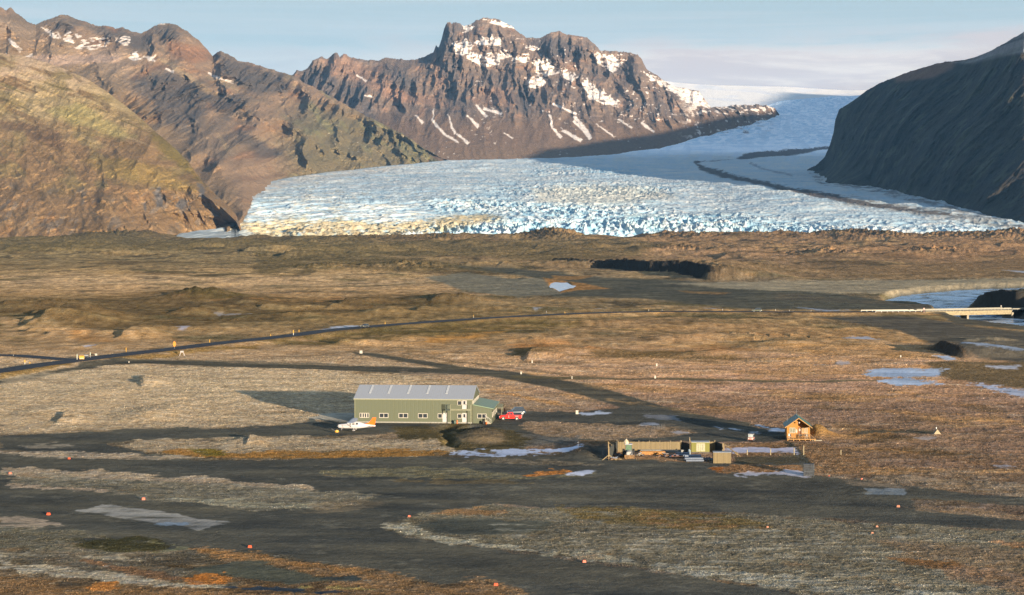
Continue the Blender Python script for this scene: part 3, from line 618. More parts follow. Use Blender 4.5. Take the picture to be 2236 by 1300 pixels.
# ---------------- road
def ribbon(name, line, hw, z, mat, offset=0, kind='structure', dash=None):
    bm = bmesh.new(); prev = None; run = 0
    for i, p in enumerate(line):
        a = line[max(i-1, 0)]; c = line[min(i+1, len(line)-1)]
        d = np.array(c)-np.array(a); d = d/np.linalg.norm(d); nrm = np.array([-d[1], d[0]])
        p = np.array(p)
        if prev is not None: run += float(np.linalg.norm(p-prev[2]))
        v0 = bm.verts.new((*(p+nrm*(offset+hw)), z)); v1 = bm.verts.new((*(p+nrm*(offset-hw)), z))
        if prev is not None and (dash is None or int(run/dash) % 2 == 0): bm.faces.new((prev[1], v1, v0, prev[0]))
        prev = (v0, v1, p)
    bmesh.ops.recalc_face_normals(bm, faces=bm.faces)
    for f in bm.faces:
        if f.normal.z < 0: f.normal_flip()
    me = bpy.data.meshes.new(name); bm.to_mesh(me); bm.free(); me.materials.append(mat)
    o = bpy.data.objects.new(name, me); COL.objects.link(o); o['kind'] = kind; return o
def dense(line, step):
    out = []
    for a, b in zip(line[:-1], line[1:]):
        n = max(1, int(np.linalg.norm(b-a)/step)); out += [a+(b-a)*k/n for k in range(n)]
    return out+[line[-1]]
r = NT('asphalt'); tcr = r.n('ShaderNodeTexCoord').outputs['Object']
an = r.noise(tcr, .4, 5, .6); r.bsdf(Base_Color=r.mix(an, (.012, .014, .017, 1), (.022, .025, .029, 1)), Roughness=.8, Specular_IOR_Level=.2)
ribbon('road', road_c, 4.5, RZ, r.m); ribbon('road', branch_c, 3.6, RZ+.004, r.m)  # asphalt strip widened and darkened to take in the embankment's shadow
pm = NT('road_paint'); pm.bsdf(Base_Color=(.12, .12, .12, 1), Roughness=.7)
ribbon('road_marking', dense(road_c, 3), .06, RZ+.008, pm.m, dash=3)

# ---------------- river and pond
wm = NT('river_water'); tw = wm.n('ShaderNodeTexCoord').outputs['Object']
wn = wm.noise(tw, .06, 4, .6, 1.0); wn2 = wm.noise(tw, .9, 3)
wcol = wm.mix(wm.ramp(wn, .38, .62), (.040, .085, .15, 1), (.20, .32, .46, 1))
wb = wm.bsdf(Base_Color=wcol, Roughness=wm.ramp(wn, .35, .65, .10, .45)); wm.L.new(wm.n('ShaderNodeBump', {'Height': wn2, 'Strength': .08, 'Distance': .2}).outputs[0], wb.inputs['Normal'])
def flat(name, poly, z, mat, grow=0):
    bm = bmesh.new(); vs = [bm.verts.new(gnd(px, py, z)) for px, py in poly]; f = bm.faces.new(vs)
    bmesh.ops.recalc_face_normals(bm, faces=bm.faces)
    if f.normal.z < 0: f.normal_flip()
    bmesh.ops.triangulate(bm, faces=bm.faces)
    me = bpy.data.meshes.new(name); bm.to_mesh(me); bm.free(); me.materials.append(mat)
    o = bpy.data.objects.new(name, me); COL.objects.link(o); o['kind'] = 'structure'; return o
flat('river', [(1920,652),(2000,636),(2098,626),(2236,622),(2440,619),(2440,742),(2236,732),(2170,722),(2090,714),(2060,700),(2030,690),(2000,676),(1925,672)], WZ, wm.m)
pw = NT('pond_ice'); pw.bsdf(Base_Color=(.50, .56, .62, 1), Roughness=.25)
flat('pond', [(1196,616),(1213,612),(1240,613),(1258,625),(1244,634),(1222,640),(1202,632)], -.2, pw.m)
# ================================================================ MOUNTAINS AND GLACIER
class Cover:
    def __init__(s, PX, PY, X, Zh, D, sc=1.0):
        s.PX, s.PY, s.X, s.Zh, s.D = PX, PY, X, Zh, D
        s.base = np.zeros(PX.shape+(3,)); s.n1 = fbm(X/60, Zh/60, 4, 80); s.n2 = fbm(X/16, Zh/16, 3, 81)
    def fill(s, c, w_=1.0):
        w_ = np.clip(w_*np.ones(s.PX.shape), 0, 1)[..., None]; s.base = s.base*(1-w_)+np.asarray(c, float)*w_
    def paint(s, poly, c, soft=3, rag=8, a=1.0, tex=None, ky=1.6, wx=8):
        P_ = np.asarray(poly, float); m = 20
        k = (s.PX > P_[:, 0].min()-m) & (s.PX < P_[:, 0].max()+m) & (s.PY > P_[:, 1].min()-m) & (s.PY < P_[:, 1].max()+m)
        if not k.any(): return
        d = sdf(s.PX[k]+s.n1[k]*wx, s.PY[k]+s.n2[k]*wx*.4, P_, ky) + rag*(s.n2[k]*.7+s.n1[k]*.5)
        w_ = sstep(-soft, soft, d)*a
        if tex is not None:
            s1, s2, lo, hi, sd = tex; w_ = w_*sstep(lo, hi, fbm(s.X[k]/s1, s.Zh[k]/s2, 4, sd))
        s.base[k] = s.base[k]*(1-w_[:, None])+np.asarray(c, float)*w_[:, None]
    def stroke(s, pts, w0, c, **kw):
        up = []; dn = []
        for i, p in enumerate(pts):
            q = pts[min(i+1, len(pts)-1)]; o = pts[max(i-1, 0)]
            dx, dy = q[0]-o[0], q[1]-o[1]; L = math.hypot(dx, dy)+1e-6; w_ = (p[2] if len(p) > 2 else w0)/2
            up.append((p[0]-dy/L*w_, p[1]+dx/L*w_)); dn.append((p[0]+dy/L*w_, p[1]-dx/L*w_))
        s.paint(up+dn[::-1], c, ky=1.0, **kw)

def sheet(name, curves, segrows, px0, px1, step, relief, cover, mat, back=(8, 160, .55), jag=0.0, extra=None, zrelief=None, px_far=None, attrs=None, kind='structure', dim=1.0):
    cols = np.arange(px0, px1, step)
    if px_far: cols = np.concatenate([cols, np.linspace(px1, px_far, 60)[1:]])
    cy = [np.interp(cols, [p[0] for p in c], [p[1] for p in c]) for c in curves]
    cd = [np.interp(cols, [p[0] for p in c], [p[2] for p in c]) for c in curves]
    PYs = []; Ds = []
    for i, nseg in enumerate(segrows):
        for k in range(nseg):
            t_ = k/nseg; PYs.append(cy[i]*(1-t_)+cy[i+1]*t_); Ds.append(cd[i]*(1-t_)+cd[i+1]*t_)
    PYs.append(cy[-1]); Ds.append(cd[-1])
    PYa = np.array(PYs); Da = np.array(Ds)
    if jag:
        tt = np.clip(1-(PYa-PYa[-1:])/14.0, 0, 1)**2
        PYa = PYa - tt*(jag*(1.2*ridged(cols/24, cols*0+3.3, 4, 90)-.5) + jag*.5*perlin(cols/3.1, cols*0, 91))[None, :]
    PXa = np.broadcast_to(cols, PYa.shape).copy()
    # round the profile a little so facets between tracings vanish
    for _ in range(12): Da[1:-1] = .25*Da[:-2]+.5*Da[1:-1]+.25*Da[2:]
    X0, Y0, Z0 = place(PXa, PYa, Da)
    tpos = np.linspace(0, 1, len(PYs))[:, None]*np.ones((1, len(cols)))
    Da = Da - relief(X0, Y0, Z0, tpos, PXa, PYa)
    X1, Y1, Z1 = place(PXa, PYa, Da)
    if zrelief is not None: Z1 = Z1 + zrelief(X1, Y1, Z1, PXa, PYa)
    cv = Cover(PXa, PYa, X0 if not extra else X0+Y0*extra, Z0, Y0); cover(cv, X1, Y1, Z1)
    nb, sb, kb = back
    if nb:
        bx = [X1]; by = [Y1]; bz = [Z1]; bc = [cv.base]
        for j in range(1, nb+1):
            bx.append(X1[-1:]*(1+sb*j/Y1[-1:]*1.0)); by.append(Y1[-1:]+sb*j); bz.append(Z1[-1:]-sb*kb*j*(.6+.4*j/nb)); bc.append(cv.base[-1:])
        X1 = np.concatenate(bx); Y1 = np.concatenate(by); Z1 = np.concatenate(bz); cb = np.concatenate(bc)
    else: cb = cv.base
    return grid_mesh(name, X1, Y1, Z1, mat, attrs, {'cover': np.clip(lin(np.clip(cb, 0, 255))*ROCK_K*dim, .003, .9)}, kind)

def rock_mat(name, scale=1.0, bump=.8, snowy=False, crag=0, tilt=0):
    k = NT(name); a = k.n('ShaderNodeAttribute', attribute_name='cover'); tc_ = k.n('ShaderNodeTexCoord').outputs['Object']
    f1 = k.noise(tc_, .05*scale, 6, .7); f2 = k.noise(tc_, .2*scale, 4, .7)
    m_ = k.math('ADD', .55, k.math('MULTIPLY', k.math('SUBTRACT', k.math('ADD', f1, k.math('MULTIPLY', f2, .8)), .40), 1.0))
    v = k.n('ShaderNodeVectorMath', operation='SCALE'); k.set(v, 0, a.outputs['Color']); k.set(v, 'Scale', m_ if not snowy else k.math('ADD', .85, k.math('MULTIPLY', f1, .3)))
    b_ = k.bsdf(Base_Color=v.outputs[0], Roughness=.95, Specular_IOR_Level=.1)
    h_ = k.math('ADD', k.math('MULTIPLY', f1, 14/scale), k.math('MULTIPLY', f2, 4/scale))
    if crag:
        mp_ = k.n('ShaderNodeMapping'); k.set(mp_, 0, tc_); mp_.inputs['Scale'].default_value = (1, 1, .42); mp_.inputs['Rotation'].default_value = (0, RAD(tilt), 0)
        rg = k.n('ShaderNodeTexNoise', noise_type='RIDGED_MULTIFRACTAL'); k.set(rg, 'Vector', mp_.outputs[0]); rg.inputs['Scale'].default_value = .011; rg.inputs['Detail'].default_value = 7; rg.inputs['Roughness'].default_value = .55
        h_ = k.math('ADD', h_, k.math('MULTIPLY', rg.outputs['Fac'], crag))
    k.L.new(k.n('ShaderNodeBump', {'Height': h_, 'Distance': 1.0, 'Strength': bump}).outputs[0], b_.inputs['Normal'])
    return k.m

def Dg(y):
    """distance of the glacier surface at photo height y"""
    return np.interp(y, [150, 190, 205, 220, 260, 300, 330, 350, 370, 400, 440, 480, 500, 510, 526, 540],
                     [19000, 16500, 14500, 13000, 10800, 9300, 8600, 8000, 7400, 6400, 5400, 4750, 4520, 4430, 4320, 4300])
rockm = rock_mat('mountain_rock', 1.0, .8, crag=22); slopem = rock_mat('heath_slope', 1.4, .7, crag=12, tilt=35); leftm = rock_mat('scree_rock', 1.0, .8, crag=22, tilt=30); SN = (238, 226, 214)

def cliffs(X, Z, px, py, spots):
    m = 0
    for x, y, rx, ry in spots: m = m + np.exp(-((px-x)/rx)**2-((py-y-(px-x)*.25)/ry)**2)
    return np.clip(m*1.3, 0, 1)*(240*(ridged((X+20*fbm(X/60, Z/60, 3, 210))/58, Z/300, 4, 211)-.4) + 40*ridged(X/17, Z/90, 3, 212))
# ---- central massif
sky_c = [(560,180),(600,172),(640,162),(648,152),(655,156),(672,148),(684,132),(700,124),(714,128),(728,118),(736,113),(742,124),(750,117),(764,124),(778,129),(800,131),(826,133),(840,126),(862,127),(880,130),(906,132),(918,126),(938,119),(946,116),(952,99),(957,104),(962,92),(970,62),(977,50),(982,47),(986,52),(992,49),(1004,50),(1012,56),(1028,52),(1040,45),(1052,40),(1064,38),(1076,41),(1090,43),(1102,50),(1120,60),(1138,74),(1150,82),(1168,84),(1182,84),(1192,76),(1204,69),(1222,68),(1240,76),(1262,77),(1284,84),(1298,97),(1310,110),(1330,112),(1360,114),(1392,118),(1404,134),(1412,150),(1436,166),(1452,178),(1478,190),(1510,197),(1526,199),(1540,217),(1552,234),(1580,232),(1600,230),(1650,228),(1678,231),(1692,238),(1702,250)]
skyC = [(x, y, np.interp(x, [560, 960, 1300, 1550, 1700], [9900, 10400, 10300, 10300, 11300])) for x, y in sky_c]
midC = [(560,250,9300),(700,250,9200),(900,240,9300),(1000,232,9300),(1150,240,9300),(1300,255,9300),(1450,268,9300),(1550,262,9700),(1650,250,10500),(1702,250,11300)]
uppC = [(560,205,9750),(700,190,9650),(900,180,9750),(1000,160,9850),(1100,160,9950),(1200,160,9950),(1300,165,9900),(1400,190,9850),(1500,226,9900),(1560,245,10000),(1650,238,10700),(1702,250,11300)]
basC = [(560,350,8300),(900,352,8050),(975,352,8050),(1200,346,8150),(1340,338,8420),(1440,324,8720),(1500,308,9120),(1560,290,9600),(1640,272,10350),(1680,260,10800),(1702,250,11300)]
lowC = [(x, y+16, D-15) for x, y, D in basC]
def relC(X, Y, Z, t, px, py):
    am = sstep(.12, .45, t)
    wz = X + 60*fbm(X/200, Z/200, 3, 101)
    r1 = ridged(wz/300, Z/1000, 4, 102); r2 = ridged(wz/95, Z/260, 4, 103); r3 = fbm(X/35, Z/60, 4, 104); lg = fbm(X/260, (Z+.15*X)/38, 3, 106)
    edge = sstep(1.0, .80, t)*.75+.25
    return ((r1-.45)*190*(.35+.65*am) + (r2-.45)*75*(.15+am) + fbm(X/420, Z/260, 3, 109)*150*am + r3*40*(.3+am) + lg*46*am + .55*cliffs(X, Z, px, py, ((690,170,50,30),(760,210,50,24),(985,80,30,50),(1000,180,60,30),(1150,200,50,40),(1250,110,60,30),(870,190,50,30))))*edge + 22*fbm(X/120, Z/120, 4, 105)
def covC(c, X, Y, Z):
    n = fbm(c.X/160, c.Zh/120, 4, 110); c.fill((122,104,90)); c.fill((102,92,86), sstep(-.1, .3, n)*.7)
    c.fill((146,112,90), sstep(.10, .40, fbm(c.X/90, c.Zh/50, 4, 111))*.55)
    c.fill((86,78,76), sstep(.05, .3, fbm(c.X/50, c.Zh/200, 4, 112))*.6)
    c.fill((124,100,80), sstep(235, 285, c.PY + 20*n)*.8)
    c.fill((138,116,92), sstep(300, 345, c.PY)*.35)
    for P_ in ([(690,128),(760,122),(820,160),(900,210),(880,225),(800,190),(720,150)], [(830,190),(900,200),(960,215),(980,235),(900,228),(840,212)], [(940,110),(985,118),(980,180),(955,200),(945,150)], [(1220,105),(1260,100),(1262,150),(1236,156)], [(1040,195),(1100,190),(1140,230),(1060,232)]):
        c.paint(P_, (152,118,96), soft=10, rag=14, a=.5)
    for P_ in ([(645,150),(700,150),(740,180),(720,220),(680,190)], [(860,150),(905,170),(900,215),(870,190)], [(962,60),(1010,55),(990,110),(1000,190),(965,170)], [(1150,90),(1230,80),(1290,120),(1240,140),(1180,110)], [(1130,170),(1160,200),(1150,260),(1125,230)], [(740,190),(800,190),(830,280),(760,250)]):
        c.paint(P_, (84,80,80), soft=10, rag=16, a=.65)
    sp = fbm(c.X/26, c.Zh/18, 4, 115)
    reg = sstep(985, 1060, c.PX)*sstep(60, 100, c.PY)*sstep(330, 255, c.PY)*sstep(-.15, .2, fbm(c.X/220, c.Zh/120, 3, 114))
    hi = sstep(.30, .38, sp + .10*(reg-1) + .06*sstep(1150, 1450, c.PX))*reg
    c.fill(SN, hi*.9)
    c.fill(SN, sstep(.36, .42, fbm(c.X/22, c.Zh/12, 3, 116)+.12*fbm(c.X/160, c.Zh/60, 2, 118))*sstep(860, 960, c.PX)*sstep(230, 270, c.PY)*sstep(0, .25, fbm(c.X/260, c.Zh/100, 3, 119))*.8)
    c.fill(SN, sstep(.0, .12, fbm(c.X/40, c.Zh/26, 4, 117) + .25*sstep(1560, 1480, c.PX)-.30+.25*sstep(258, 238, c.PY))*sstep(1470, 1530, c.PX)*.85)
    S = dict(soft=2.2, rag=15, wx=15, tex=(34, 16, -.42, .02, 113))
    for P_ in ([(1009,56),(1030,52),(1034,60),(1020,71)], [(1048,82),(1074,78),(1097,86),(1093,99),(1052,99),(1035,105)], [(990,97),(1022,86),(1033,99),(1016,123),(998,118)], [(1020,112),(1057,122),(1093,134),(1084,144),(1057,146),(1024,130)],
               [(1143,103),(1173,103),(1175,116)], [(1121,127),(1156,121),(1153,138),(1126,137)], [(1164,138),(1194,125),(1222,160),(1186,169),(1167,151)], [(1141,172),(1177,166),(1192,181),(1173,195),(1145,187)], [(1231,152),(1263,166),(1248,181),(1231,172)],
               [(1268,166),(1302,192),(1304,218),(1270,190)], [(1296,117),(1338,121),(1362,137),(1338,161),(1301,133)], [(1266,166),(1298,188),(1353,225),(1349,236),(1288,218)], [(1411,160),(1437,172),(1425,178)], [(1436,174),(1490,190),(1528,204),(1550,236),(1514,231),(1455,197)], [(1070,120),(1110,112),(1118,124),(1080,134)], [(1060,44),(1110,50),(1130,66),(1090,56)]):
        c.paint(P_, SN, **S)
    for P_ in ([(945,238,2),(944,262,5),(970,293,6),(1002,312,4)], [(977,250,3),(994,293,6)], [(998,293,4),(1024,314,6)], [(1018,252,4),(1046,278,8)], [(908,252,3),(924,270,6)], [(1039,228,5),(1062,256,6)], [(1056,237,6),(1096,249,5)], [(1199,250,6),(1207,280,5),(1227,301,6)],
               [(1227,284,6),(1270,308,7)], [(1253,254,5),(1272,276,9),(1291,302,6)], [(1205,226,5),(1259,250,5)], [(1252,264,5),(1290,304,7)], [(1402,268,6),(1428,289,4)], [(795,208,3),(815,212,4)], [(780,165,4),(800,178,5)], [(1300,270,3),(1340,300,4)], [(1350,260,3),(1380,280,4)], [(1100,290,2),(1120,303,3)]):
        c.stroke(P_, 4, SN, soft=1.4, rag=3, wx=5)
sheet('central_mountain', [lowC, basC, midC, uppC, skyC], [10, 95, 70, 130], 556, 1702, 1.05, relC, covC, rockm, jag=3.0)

skyB = [(-420,40,5600),(-100,104,5500),(0,116,5480),(50,122,5460),(100,136,5420),(150,154,5350),(190,172,5300),(230,198,5250),(262,222,5200),(300,252,5120),(340,288,5030),(380,322,4960),(410,352,4900),(440,392,4820),(470,424,4720),(500,452,4620),(516,470,4560),(524,490,4500),(530,512,4440)]
# ---- left range, seen beyond the green shoulder
sky_a = [(-420,-60),(-200,-30),(-40,8),(0,16),(14,22),(24,16),(34,28),(48,38),(62,50),(78,55),(88,48),(104,44),(120,36),(134,32),(148,32),(164,40),(190,48),(206,55),(240,58),(252,62),(266,60),(290,70),(308,74),(322,66),(336,56),(352,52),(376,52),(392,58),(414,72),(436,90),(452,106),(464,122),(474,116),(482,112),(500,120),(520,132),(540,136),(560,142),(590,150),(620,160),(640,164),(664,180),(700,198),(740,220),(785,246),(830,268),(880,292),(920,320),(950,338),(975,350),(1000,356)]
skyA = [(x, y, np.interp(x, [-420, 0, 330, 640, 975], [7600, 8200, 8800, 9000, 8000])) for x, y in sky_a]
midA = [(-420,200,6900),(0,190,7100),(300,200,7400),(480,240,7500),(640,280,7700),(800,318,7850),(900,336,7950),(1000,357,7990)]
basA = [(-420,440,5200),(0,440,5300),(300,456,5000),(440,484,4760),(500,502,4540),(530,480,4800),(556,430,5680),(600,402,6400),(660,386,6900),(790,368,7440),(900,358,7780),(975,352,7960),(1000,358,7980)]
lowA = [(x, y+22, D-30) for x, y, D in basA]
def relA(X, Y, Z, t, px, py):
    q = X*.8+Z*.55; am = .6+.4*sstep(420, 520, px)*sstep(.4, .6, t)
    r1 = ridged((q+80*fbm(X/300, Z/300, 3, 120))/420, (Z-X*.35)/1200, 4, 121); r2 = ridged(q/120, (Z-X*.3)/340, 4, 122)
    edge = sstep(1.0, .80, t)*.75+.25
    return ((r1-.45)*430 + (r2-.45)*260*(.5+.5*am) + 90*fbm(X/50, Z/70, 4, 123)*(.6+.6*am) + 40*am*fbm(X/300, (Z+.3*X)/34, 3, 125))*edge + 50*fbm(X/140, Z/140, 4, 124) + cliffs(X, Z, px, py, ((530,150,60,28),(600,180,50,28),(490,225,60,22),(400,200,60,30),(370,75,30,18),(330,240,60,26),(560,320,60,20),(130,60,40,12),(250,85,30,14),(820,300,60,14),(700,230,60,18)))*sstep(1, .9, t)
def covA(c, X, Y, Z):
    n = fbm(c.X/200, c.Zh/140, 4, 130); c.fill((156,130,104)); c.fill((120,106,90), sstep(-.1, .3, n)*.8); c.fill((150,112,82), sstep(.1, .35, fbm(c.X/100, c.Zh/90, 4, 131))*.6)
    c.fill((118,110,78), sstep(560, 700, c.PX)*sstep(200, 280, c.PY)*.7)
    c.fill((136,132,92), sstep(.08, .3, fbm((c.X+c.Zh)/60, (c.X-c.Zh)/260, 4, 133))*sstep(560, 700, c.PX)*.6)
    c.paint([(-100,10),(60,60),(140,100),(250,118),(300,128),(200,140),(60,150),(-100,150)], (166,144,122), soft=20, a=.6)
    c.fill((172,148,122), sstep(330, 250, c.PX+c.n1*60)*sstep(96, 125, c.PY+c.n2*20)*sstep(205, 160, c.PY)*.85)
    yb = np.interp(c.PX, [p[0] for p in skyB], [p[1] for p in skyB]); c.fill((146,122,90), sstep(90, 0, yb-c.PY+c.n1*25)*sstep(560, 500, c.PX)*.7)
    c.paint([(90,120),(200,118),(265,122),(262,135),(180,140),(90,148),(0,160),(0,140)], (188,162,142), soft=8, a=.8)
    for P_ in ([(180,55),(260,62),(330,80),(320,110),(270,100),(220,80)], [(470,120),(540,138),(620,165),(640,200),(560,210),(490,165)], [(440,205),(520,205),(540,225),(500,260),(470,240)], [(310,170),(400,160),(460,210),(440,280),(360,240),(280,190)], [(340,60),(380,58),(400,80),(370,100),(345,90)], [(330,230),(400,250),(420,290),(360,270)], [(520,290),(560,300),(620,340),(560,345)], [(110,40),(170,48),(160,70),(120,66)]):
        c.paint(P_, (92,86,82), soft=14, rag=18, a=.75)
    for P_ in ([(370,90),(430,100),(462,130),(420,140),(370,120)], [(230,55),(260,58),(250,70)]): c.paint(P_, (160,112,78), soft=12, rag=12, a=.6)
    for P_ in ([(345,126,10),(400,160,12),(452,198,10),(480,205,5)], [(450,165,8),(500,185,14),(520,200,8)], [(560,300,6),(610,320,8)], [(470,290,5),(500,330,10)]): c.stroke(P_, 8, (172,150,116), soft=5, rag=8, a=.7)
    S = dict(soft=1.8, rag=12, wx=12)
    for P_ in ([(92,61),(112,68),(131,87),(116,84)], [(136,84),(155,70),(161,96),(142,91)], [(168,74),(182,80),(170,84)], [(280,120),(297,111),(308,130),(289,135)], [(309,125),(338,122),(337,135)], [(-4,120),(18,117),(32,137),(4,135)]): c.paint(P_, SN, **S)
    c.paint([(183,86),(241,80),(240,100),(200,110),(160,104)], SN, tex=(20,16,-.05,.1,135), **S); c.paint([(252,82),(288,79),(280,102),(262,98)], SN, tex=(18,14,-.2,.05,136), **S)
    for P_ in ([(17,84,6),(47,112,8)], [(50,128,4),(72,120,6)], [(452,160,5),(480,172,6),(510,182,5)], [(360,150,4),(380,158,5)], [(322,52,3),(360,52,4)], [(125,72,4),(132,84,5)]): c.stroke(P_, 4, SN, soft=1.4, rag=4, wx=5)
    c.fill(SN, sstep(.38, .44, fbm(c.X/20, c.Zh/12, 3, 137))*sstep(620, 760, c.PX)*sstep(.05, .25, fbm(c.X/150, c.Zh/60, 3, 138))*.7)
sheet('left_mountain', [lowA, basA, midA, skyA], [8, 150, 170], -400, 1000, 1.15, relA, covA, leftm, dim=.80, jag=2.6)

# ---- green shoulder on the left
midB = [(-420,330,4800),(0,330,4800),(200,345,4750),(330,370,4700),(420,410,4640),(480,450,4560),(516,484,4500),(530,516,4440)]
basB = [(-420,528,4150),(0,528,4170),(250,523,4205),(330,513,4340),(400,500,4520),(470,494,4600),(516,490,4640),(530,512,4455)]
lowB = [(x, y+14, D-5) for x, y, D in basB]
def relB(X, Y, Z, t, px, py):
    q = X*.8+Z*.5; r1 = ridged((q+40*fbm(X/200, Z/200, 3, 140))/260, (Z-X*.4)/800, 4, 141); r2 = ridged(q/60, (Z-X*.4)/200, 4, 142)
    cl = sstep(380, 430, py)*sstep(250, 330, px); cliff = sstep(.0, .3, fbm(X/60, Z/30, 3, 146))*sstep(330, 400, py)
    return ((r1-.45)*110+(r2-.45)*(26+40*cl)+16*fbm(X/20, Z/22, 4, 143)+6*fbm(X/200, Z/18, 3, 145)*sstep(.9, .5, t) + cliff*12)*(sstep(1, .78, t)*.85+.15)*(.2+.8*sstep(528, 430, px))+12*fbm(X/90, Z/60, 4, 144)
def covB(c, X, Y, Z):
    n = fbm(c.X/120, (c.Zh+c.X*.25)/40, 5, 150); c.fill((138,112,80)); c.fill((164,146,106), sstep(330, 230, c.PY+n*40)*.9); c.fill((184,160,134), sstep(220, 160, c.PY+n*30)*.85); c.fill((150,130,96), sstep(.0, .3, fbm(c.X/90, c.Zh/20, 4, 158))*sstep(240, 200, c.PY)*.5)
    c.fill((118,94,62), sstep(.08, .3, fbm(c.X/150, (c.Zh+c.X*.3)/30, 5, 151))*.75); c.fill((136,120,80), sstep(.02, .3, fbm(c.X/100, (c.Zh+c.X*.4)/50, 4, 152))*sstep(440, 400, c.PY)*.75)
    c.fill((158,120,80), sstep(.05, .3, fbm(c.X/80, c.Zh/60, 4, 153))*sstep(380, 440, c.PY)*.6); c.fill((120,112,104), sstep(.14, .34, fbm(c.X/24, c.Zh/40, 4, 154))*sstep(370, 430, c.PY)*.6)
    c.fill((96,80,58), sstep(.20, .40, fbm(c.X/70, (c.Zh+.5*c.X)/30, 4, 156))*.6)
    # turf terraces and bare streaks run down to the right across the shoulder
    st_ = fbm((c.X+c.n1*20)/210, (c.Zh+c.X*.34)/15, 5, 157); up = sstep(350, 300, c.PY)*1.0
    c.fill((112,88,62), sstep(.12, .34, st_)*.55*up); c.fill((184,164,128), sstep(-.10, -.34, st_)*.5*up); c.fill((104,92,52), sstep(.2, .4, fbm(c.X/160, (c.Zh+c.X*.4)/12, 4, 159))*.7*up)
    c.fill((96,82,62), sstep(.14, .34, fbm((c.X)/60, (c.Zh+c.X*.8)/14, 5, 160))*.7*(1-up)); c.fill((172,140,98), sstep(.16, .34, fbm((c.X)/50, (c.Zh+c.X*.8)/16, 5, 161))*.6*(1-up))
    c.paint([(180,352),(260,345),(350,365),(420,400),(430,420),(340,410),(240,385)], (140,120,66), soft=14, rag=16, a=.6)
    c.paint([(0,262),(60,270),(130,290),(140,325),(100,320),(50,290),(0,282)], (106,84,62), soft=10, rag=14, a=.8)
    c.paint([(330,285),(400,330),(440,400),(400,370),(340,320)], (112,100,48), soft=10, rag=14, a=.7)
    c.paint([(100,240),(180,225),(230,260),(300,300),(240,300),(160,270)], (168,156,98), soft=12, rag=16, a=.6)
    for P_ in ([(335,420),(350,410),(356,452),(342,450)], [(430,400),(446,410),(450,435),(432,430)], [(388,430),(410,440),(400,458),(386,450)], [(310,445),(322,440),(320,462)], [(460,452),(478,462),(484,475),(466,470)]): c.paint(P_, (100,98,98), soft=4, rag=10, a=.85)
sheet('green_shoulder_slope', [lowB, basB, midB, skyB], [8, 190, 230], -400, 530, 1.05, relB, covB, slopem, dim=.76, back=(8, 120, .5), jag=.8)

# ---- dark mountain on the right, its unseen crest out of view shaped to throw shade on the ice
skyR = [(1760,372,7320),(1780,362,7180),(1800,345,7080),(1812,318,7020),(1820,290,6980),(1824,262,6950),(1832,240,6900),(1860,222,6800),(1890,200,6720),(1925,180,6620),(1960,166,6520),(2000,152,6420),(2040,140,6320),(2070,134,6250),(2090,133,6180),(2108,130,6080),(2130,124,5960),(2160,112,5830),(2190,97,5700),(2215,82,5580),(2236,70,5500),(2322,32,5640),(2450,12,5700),(2607,-20,5740),(2790,-45,5940),(3089,-120,6500),(3588,-215,6620),(4861,-600,7000)]
midR = [(1760,376,7330),(1800,372,7080),(1830,340,6820),(1900,300,6380),(2000,290,5950),(2100,285,5550),(2236,270,5150),(2450,260,5250),(2800,200,5400),(3588,150,5600),(4861,100,5600)]
basR = [(1760,378,7340),(1800,396,6530),(1850,405,6270),(1900,408,6210),(1960,420,5900),(2000,430,5650),(2100,455,5160),(2160,470,4910),(2236,484,4710),(2320,496,4580),(2500,515,4500),(3000,520,4700),(4861,520,4700)]
lowR = [(x, y+14, D+12) for x, y, D in basR]
def relR(X, Y, Z, t, px, py):
    q = Y; r1 = ridged((q+100*fbm(Y/300, Z/300, 3, 160))/380, (Z+.5*Y)/900, 4, 161); r2 = ridged((q+Z)/110, Z/240, 4, 162)
    return ((r1-.4)*90+(r2-.4)*30+34*fbm(Y/70, Z/50, 5, 163)+16*fbm(Y/22, Z/22, 4, 168)+12*fbm(Y/400, Z/40, 3, 165))*sstep(0, .12, t)*(sstep(1, .8, t)*.85+.15)*sstep(1760, 1900, px)
def covR(c, X, Y, Z):
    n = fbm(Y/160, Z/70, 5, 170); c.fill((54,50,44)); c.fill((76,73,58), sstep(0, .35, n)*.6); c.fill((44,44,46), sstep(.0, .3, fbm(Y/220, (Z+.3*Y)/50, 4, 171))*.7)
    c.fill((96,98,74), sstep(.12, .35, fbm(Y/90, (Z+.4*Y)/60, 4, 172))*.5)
    c.paint([(1880,140),(2090,132),(2080,150),(2040,170),(1960,180),(1930,160)], (150,110,88), soft=8, rag=10, a=.7)
    c.paint([(2080,138),(2130,122),(2236,66),(2300,60),(2280,110),(2180,125),(2120,140)], (168,162,160), soft=8, rag=10, a=.75, tex=(60,30,-.5,.1,173))
    c.fill((150,146,146), sstep(.34, .42, fbm(Y/50, Z/20, 4, 174))*sstep(2150, 2250, c.PX)*sstep(260, 180, c.PY)*.7)
sheet('right_mountain', [lowR, basR, midR, skyR], [8, 130, 170], 1762, 2520, 1.2, relR, covR, rock_mat('shaded_cliff', 1.0, .8, crag=20), back=(8, 200, .5), jag=1.6, px_far=4861)

